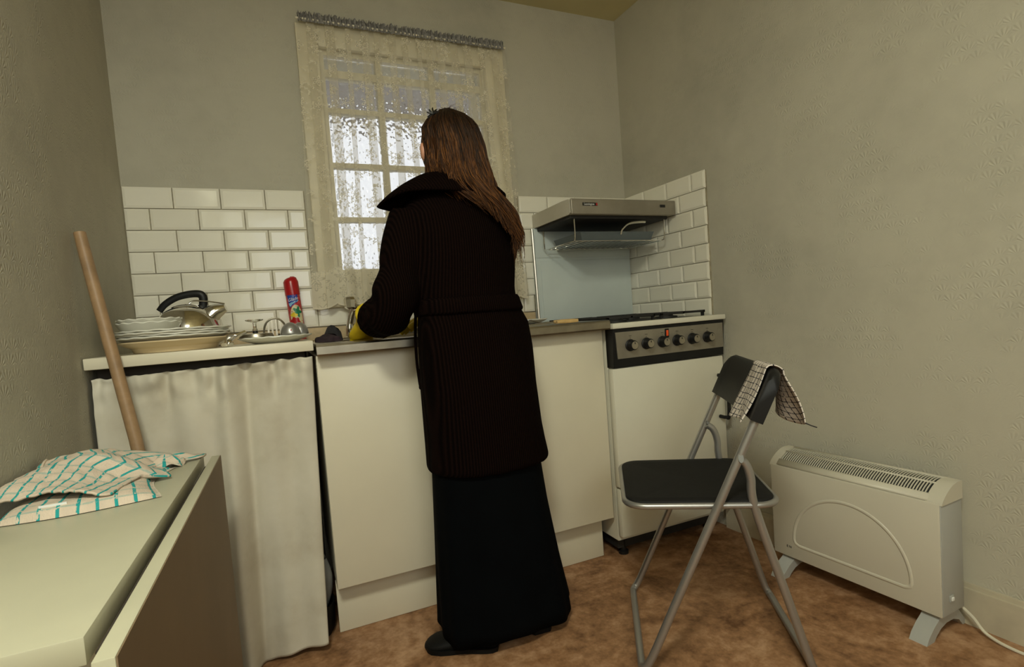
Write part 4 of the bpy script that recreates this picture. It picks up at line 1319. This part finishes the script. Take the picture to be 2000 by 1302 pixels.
MB().tube(spline([(.842, -.70, 1.012), (.834, -.705, .95), (.832, -.70, .87), (.835, -.70, .80), (.838, -.70, .775)], 20), [.0045] * 18 + [.0055, .006, .004], 8).build('belt_tie', M['knit'], be)

# shoes
def shoe(heel, d, L):
    heel = Vector(heel); d = Vector(d).normalized(); n = V(-d.y, d.x, 0)
    tab = [(0, .022, .030), (.04, .031, .052), (.15, .036, .064), (.3, .036, .066), (.45, .036, .056), (.6, .043, .045), (.75, .047, .036), (.88, .043, .028), (.96, .030, .020), (1.0, .012, .012)]
    rings = []
    for i in range(26):
        s = i / 25; wd, h = lerp(tab, s)
        ctr = heel + d * (s * L)
        ring = []
        for k in range(20):
            t = 2 * PI * k / 20
            z = h * .5 + h * .5 * math.sin(t)
            if z < .006: z = .0015
            ring.append(ctr + n * (wd * math.cos(t)) + V(0, 0, z))
        rings.append(ring)
    m = MB().loft(rings, True)
    o = m.build('shoe', M['shoe'], pe, ang=60)
    m = MB(); m.loft([[heel + d * (s * L - .003) + n * q * (lerp(tab, s)[0] + .003) + V(0, 0, z) for q, z in ((-1, .001), (-1, .014), (1, .014), (1, .001))] for s in [i / 16 for i in range(17)]], True)
    m.build('sole', M['shoe'], o)
shoe((.975, -.822, 0), (-.86, .51, 0), .222)
shoe((1.118, -.832, 0), (.08, 1, 0), .225)

# rubber gloves with five fingers
def glove(wrist, fwd, back_n, thumb_side, curl, name):
    wrist = Vector(wrist); f = Vector(fwd).normalized()
    n = Vector(back_n); n = (n - f * n.dot(f)).normalized()
    s = f.cross(n) * thumb_side
    m = MB()
    # cuff and palm
    rings = []
    for q, wd, th in ((-.050, .043, .040), (-.035, .041, .038), (-.010, .034, .029), (.012, .032, .025), (.035, .037, .022), (.065, .043, .019), (.088, .041, .016), (.094, .034, .011)):
        c0 = wrist + f * q
        rings.append([c0 + s * wd * math.cos(2 * PI * k / 20) + n * th * math.sin(2 * PI * k / 20) for k in range(20)])
    m.loft(rings, True)
    for off, L, r in ((.030, .066, .0098), (.0105, .076, .0102), (-.010, .072, .0100), (-.030, .056, .0090)):
        p = wrist + f * .080 + s * off
        pts = [p]; d = f.copy(); seg = (L * .12, L * .36, L * .27, L * .25)
        for q, a in zip(seg, (0, curl * .8, curl * 1.1, curl * .8)):
            d = (d * math.cos(a) - n * math.sin(a)).normalized() if a else d
            pts.append(pts[-1] + d * q)
        m.tube(spline(pts, 16), [r * (1.0 - .16 * (i / 16)) if i < 15 else r * .62 for i in range(17)], 12)
    p = wrist + f * .022 + s * .030
    d1 = (f * .66 + s * .7 - n * .2).normalized(); d2 = (f * .9 + s * .25 - n * .35).normalized()
    m.tube(spline([p - s * .012, p + d1 * .030, p + d1 * .045 + d2 * .020, p + d1 * .045 + d2 * .038], 14), [.0135 - .0028 * i / 14 if i < 13 else .0075 for i in range(15)], 12)
    o = m.build(name, M['glove'], pe); remesh(o, .0036, 3)
    return o
glove((.714, -.574, .990), (-.10, .87, -.48), (-.15, .4, .9), 1, .75, 'rubber_glove')
glove((.965, -.515, .990), (-.78, .60, -.16), (0, .1, 1), -1, .30, 'rubber_glove')

# hair: head cap, long mass and loose strands
XT = [(1.10, 1.08, 1.10), (1.12, 1.075, 1.105), (1.17, 1.06, 1.115), (1.21, 1.030, 1.125), (1.26, .985, 1.120), (1.30, .945, 1.108), (1.33, .915, 1.098), (1.37, .898, 1.090), (1.40, .897, 1.086), (1.465, .899, 1.076), (1.53, .896, 1.056), (1.56, .915, 1.035), (1.585, .950, .995)]
YB = [(1.10, -.893, -.86), (1.2, -.891, -.855), (1.28, -.884, -.84), (1.33, -.870, -.80), (1.37, -.852, -.745), (1.42, -.842, -.735), (1.47, -.838, -.735), (1.52, -.830, -.735), (1.55, -.814, -.735), (1.57, -.793, -.737), (1.585, -.762, -.740)]
ZE = [(-1, 1.375), (-.6, 1.345), (-.25, 1.31), (.1, 1.255), (.5, 1.215), (.85, 1.19), (1, 1.215)]
def hpt(q, z, lift=0.0):
    xl, xr = lerp(XT, z); yb, ys = lerp(YB, z)
    x = (xl + xr) / 2 + (xr - xl) / 2 * q
    k = 1 - math.sqrt(max(0, 1 - min(1, abs(q)) ** 2)) if z > 1.36 else q * q
    y = yb + (ys - yb) * k
    return V(x + .6 * lift * q, y - lift, z)
h = MB()
def shell(u, w):
    q = 2 * u - 1
    z1 = lerp(ZE, q)[0] + .012 * math.sin(23 * u)
    z = 1.586 + (z1 + .03 - 1.586) * w
    p = hpt(q, z, .002 + (.007 * nz(q * 5, z * 7, 2.0) + .005 * math.sin(q * 11 + 14 * z)) * min(1, w * 3) - .010 * max(0, w - .8) / .2)
    p.x += .009 * math.sin(34 * z + 5 * q) * max(0, w - .35)
    return p
h.grid(shell, 64, 60, lambda u, w: (u, w * .9))
capv = MB().ellipsoid(HC + V(0, -.004, .002), (.083, .098, .112), 40, 28)
keep = [i for i, p in enumerate(capv.v) if p[2] > 1.532 + .03 * max(0, (p[1] + .728) / .1) or (p[1] < -.722 and p[2] > 1.40)]
ks = set(keep); mp = {j: i for i, j in enumerate(keep)}
h.add([capv.v[j] for j in keep], [tuple(mp[j] for j in f) for f in capv.f if all(j in ks for j in f)], [(.02 + .05 * (capv.v[j][0] - .9), .3) for j in keep])
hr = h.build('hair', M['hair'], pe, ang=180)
st = MB()
def strand(pts, r, u0, seg=5):
    n0 = len(st.v)
    k = len(pts)
    st.tube(pts, [r * (1 - .75 * (i / (k - 1)) ** 2) for i in range(k)], seg, cap=False)
    for i in range(k):
        for j in range(seg):
            st.uv[n0 + i * seg + j] = (u0, i / k * .9)
rnd = random.Random(11)
for i in range(1150):
    q = rnd.uniform(-1, 1)
    zs_ = 1.588 - rnd.random() ** 1.6 * .10
    ze = lerp(ZE, q)[0] + rnd.gauss(-.014, .026)
    ph, fr, am = rnd.uniform(0, 6.3), rnd.uniform(18, 34), rnd.uniform(.002, .007)
    lk = round(q * 9) / 9; dr = rnd.gauss(0, .07) + .25 * (lk - q); lift = rnd.uniform(.001, .010) + .006 * math.sin(q * 11 + 20)
    ph = 9 * lk + rnd.gauss(0, .5); fr = 30 + 8 * math.sin(7 * lk); am = rnd.uniform(.005, .014)
    pts = []
    for j in range(17):
        t = j / 16
        z = zs_ + (ze - zs_) * t
        qq = max(-1.03, min(1.03, q + dr * t * t))
        p = hpt(qq, z, lift * min(1, t * 5 + .2))
        p.x += am * (t ** 1.6) * math.sin(fr * z + ph) * 1.4
        p.y += am * .3 * t * math.cos(fr * z + ph)
        pts.append(p)
    strand(pts, rnd.uniform(.0008, .0019), rnd.random())
# long loose wisps
for i in range(90):
    q = rnd.uniform(-.2, 1.0)
    ze = lerp(ZE, q)[0] - abs(rnd.gauss(.03, .03))
    ph, am = rnd.uniform(0, 6.3), rnd.uniform(.006, .015)
    pts = []
    for j in range(22):
        t = j / 21
        z = 1.45 + (ze - 1.45) * t
        p = hpt(q + .25 * t * t * rnd.uniform(.9, 1.0), max(z, 1.11), .006)
        p.z = z
        p.x += am * t * math.sin(24 * z + ph)
        p.y -= .003 * t
        pts.append(p)
    strand(pts, rnd.uniform(.0007, .0014), rnd.uniform(.3, 1))
# flyaway hairs round the crown
for i in range(60):
    q = rnd.uniform(-.9, 1); z = rnd.uniform(1.50, 1.585)
    p = hpt(q, z); d = (p - HC).normalized()
    e1 = V(rnd.uniform(-.01, .01), rnd.uniform(-.01, .01), rnd.uniform(0, .012))
    strand([p - d * .004, p + d * .006 + e1 * .3, p + d * .010 + e1 + V(rnd.uniform(-.01, .02), 0, -.004)], .0005, rnd.random(), 4)
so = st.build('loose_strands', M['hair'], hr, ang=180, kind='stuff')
# claw clip on the left of the crown
hc = MB()
cc = V(.928, -.772, 1.563)
hc.tube([cc + V(-.018, .012, -.006), cc + V(.0, 0, .006), cc + V(.022, -.014, .001)], [.004, .006, .004], 8)
for k, (dx, dz) in enumerate(((-.016, .016), (-.006, .022), (.004, .018), (-.022, .008), (.012, .012))):
    hc.tube(spline([cc + V(dx * .3, 0, .002), cc + V(dx * .8, .004, dz * .7), cc + V(dx * 1.2 + .004, .006, dz)], 8), [.0026] * 6 + [.002, .0015, .001], 6)
hc.build('hair_clip', M['black'], hr)
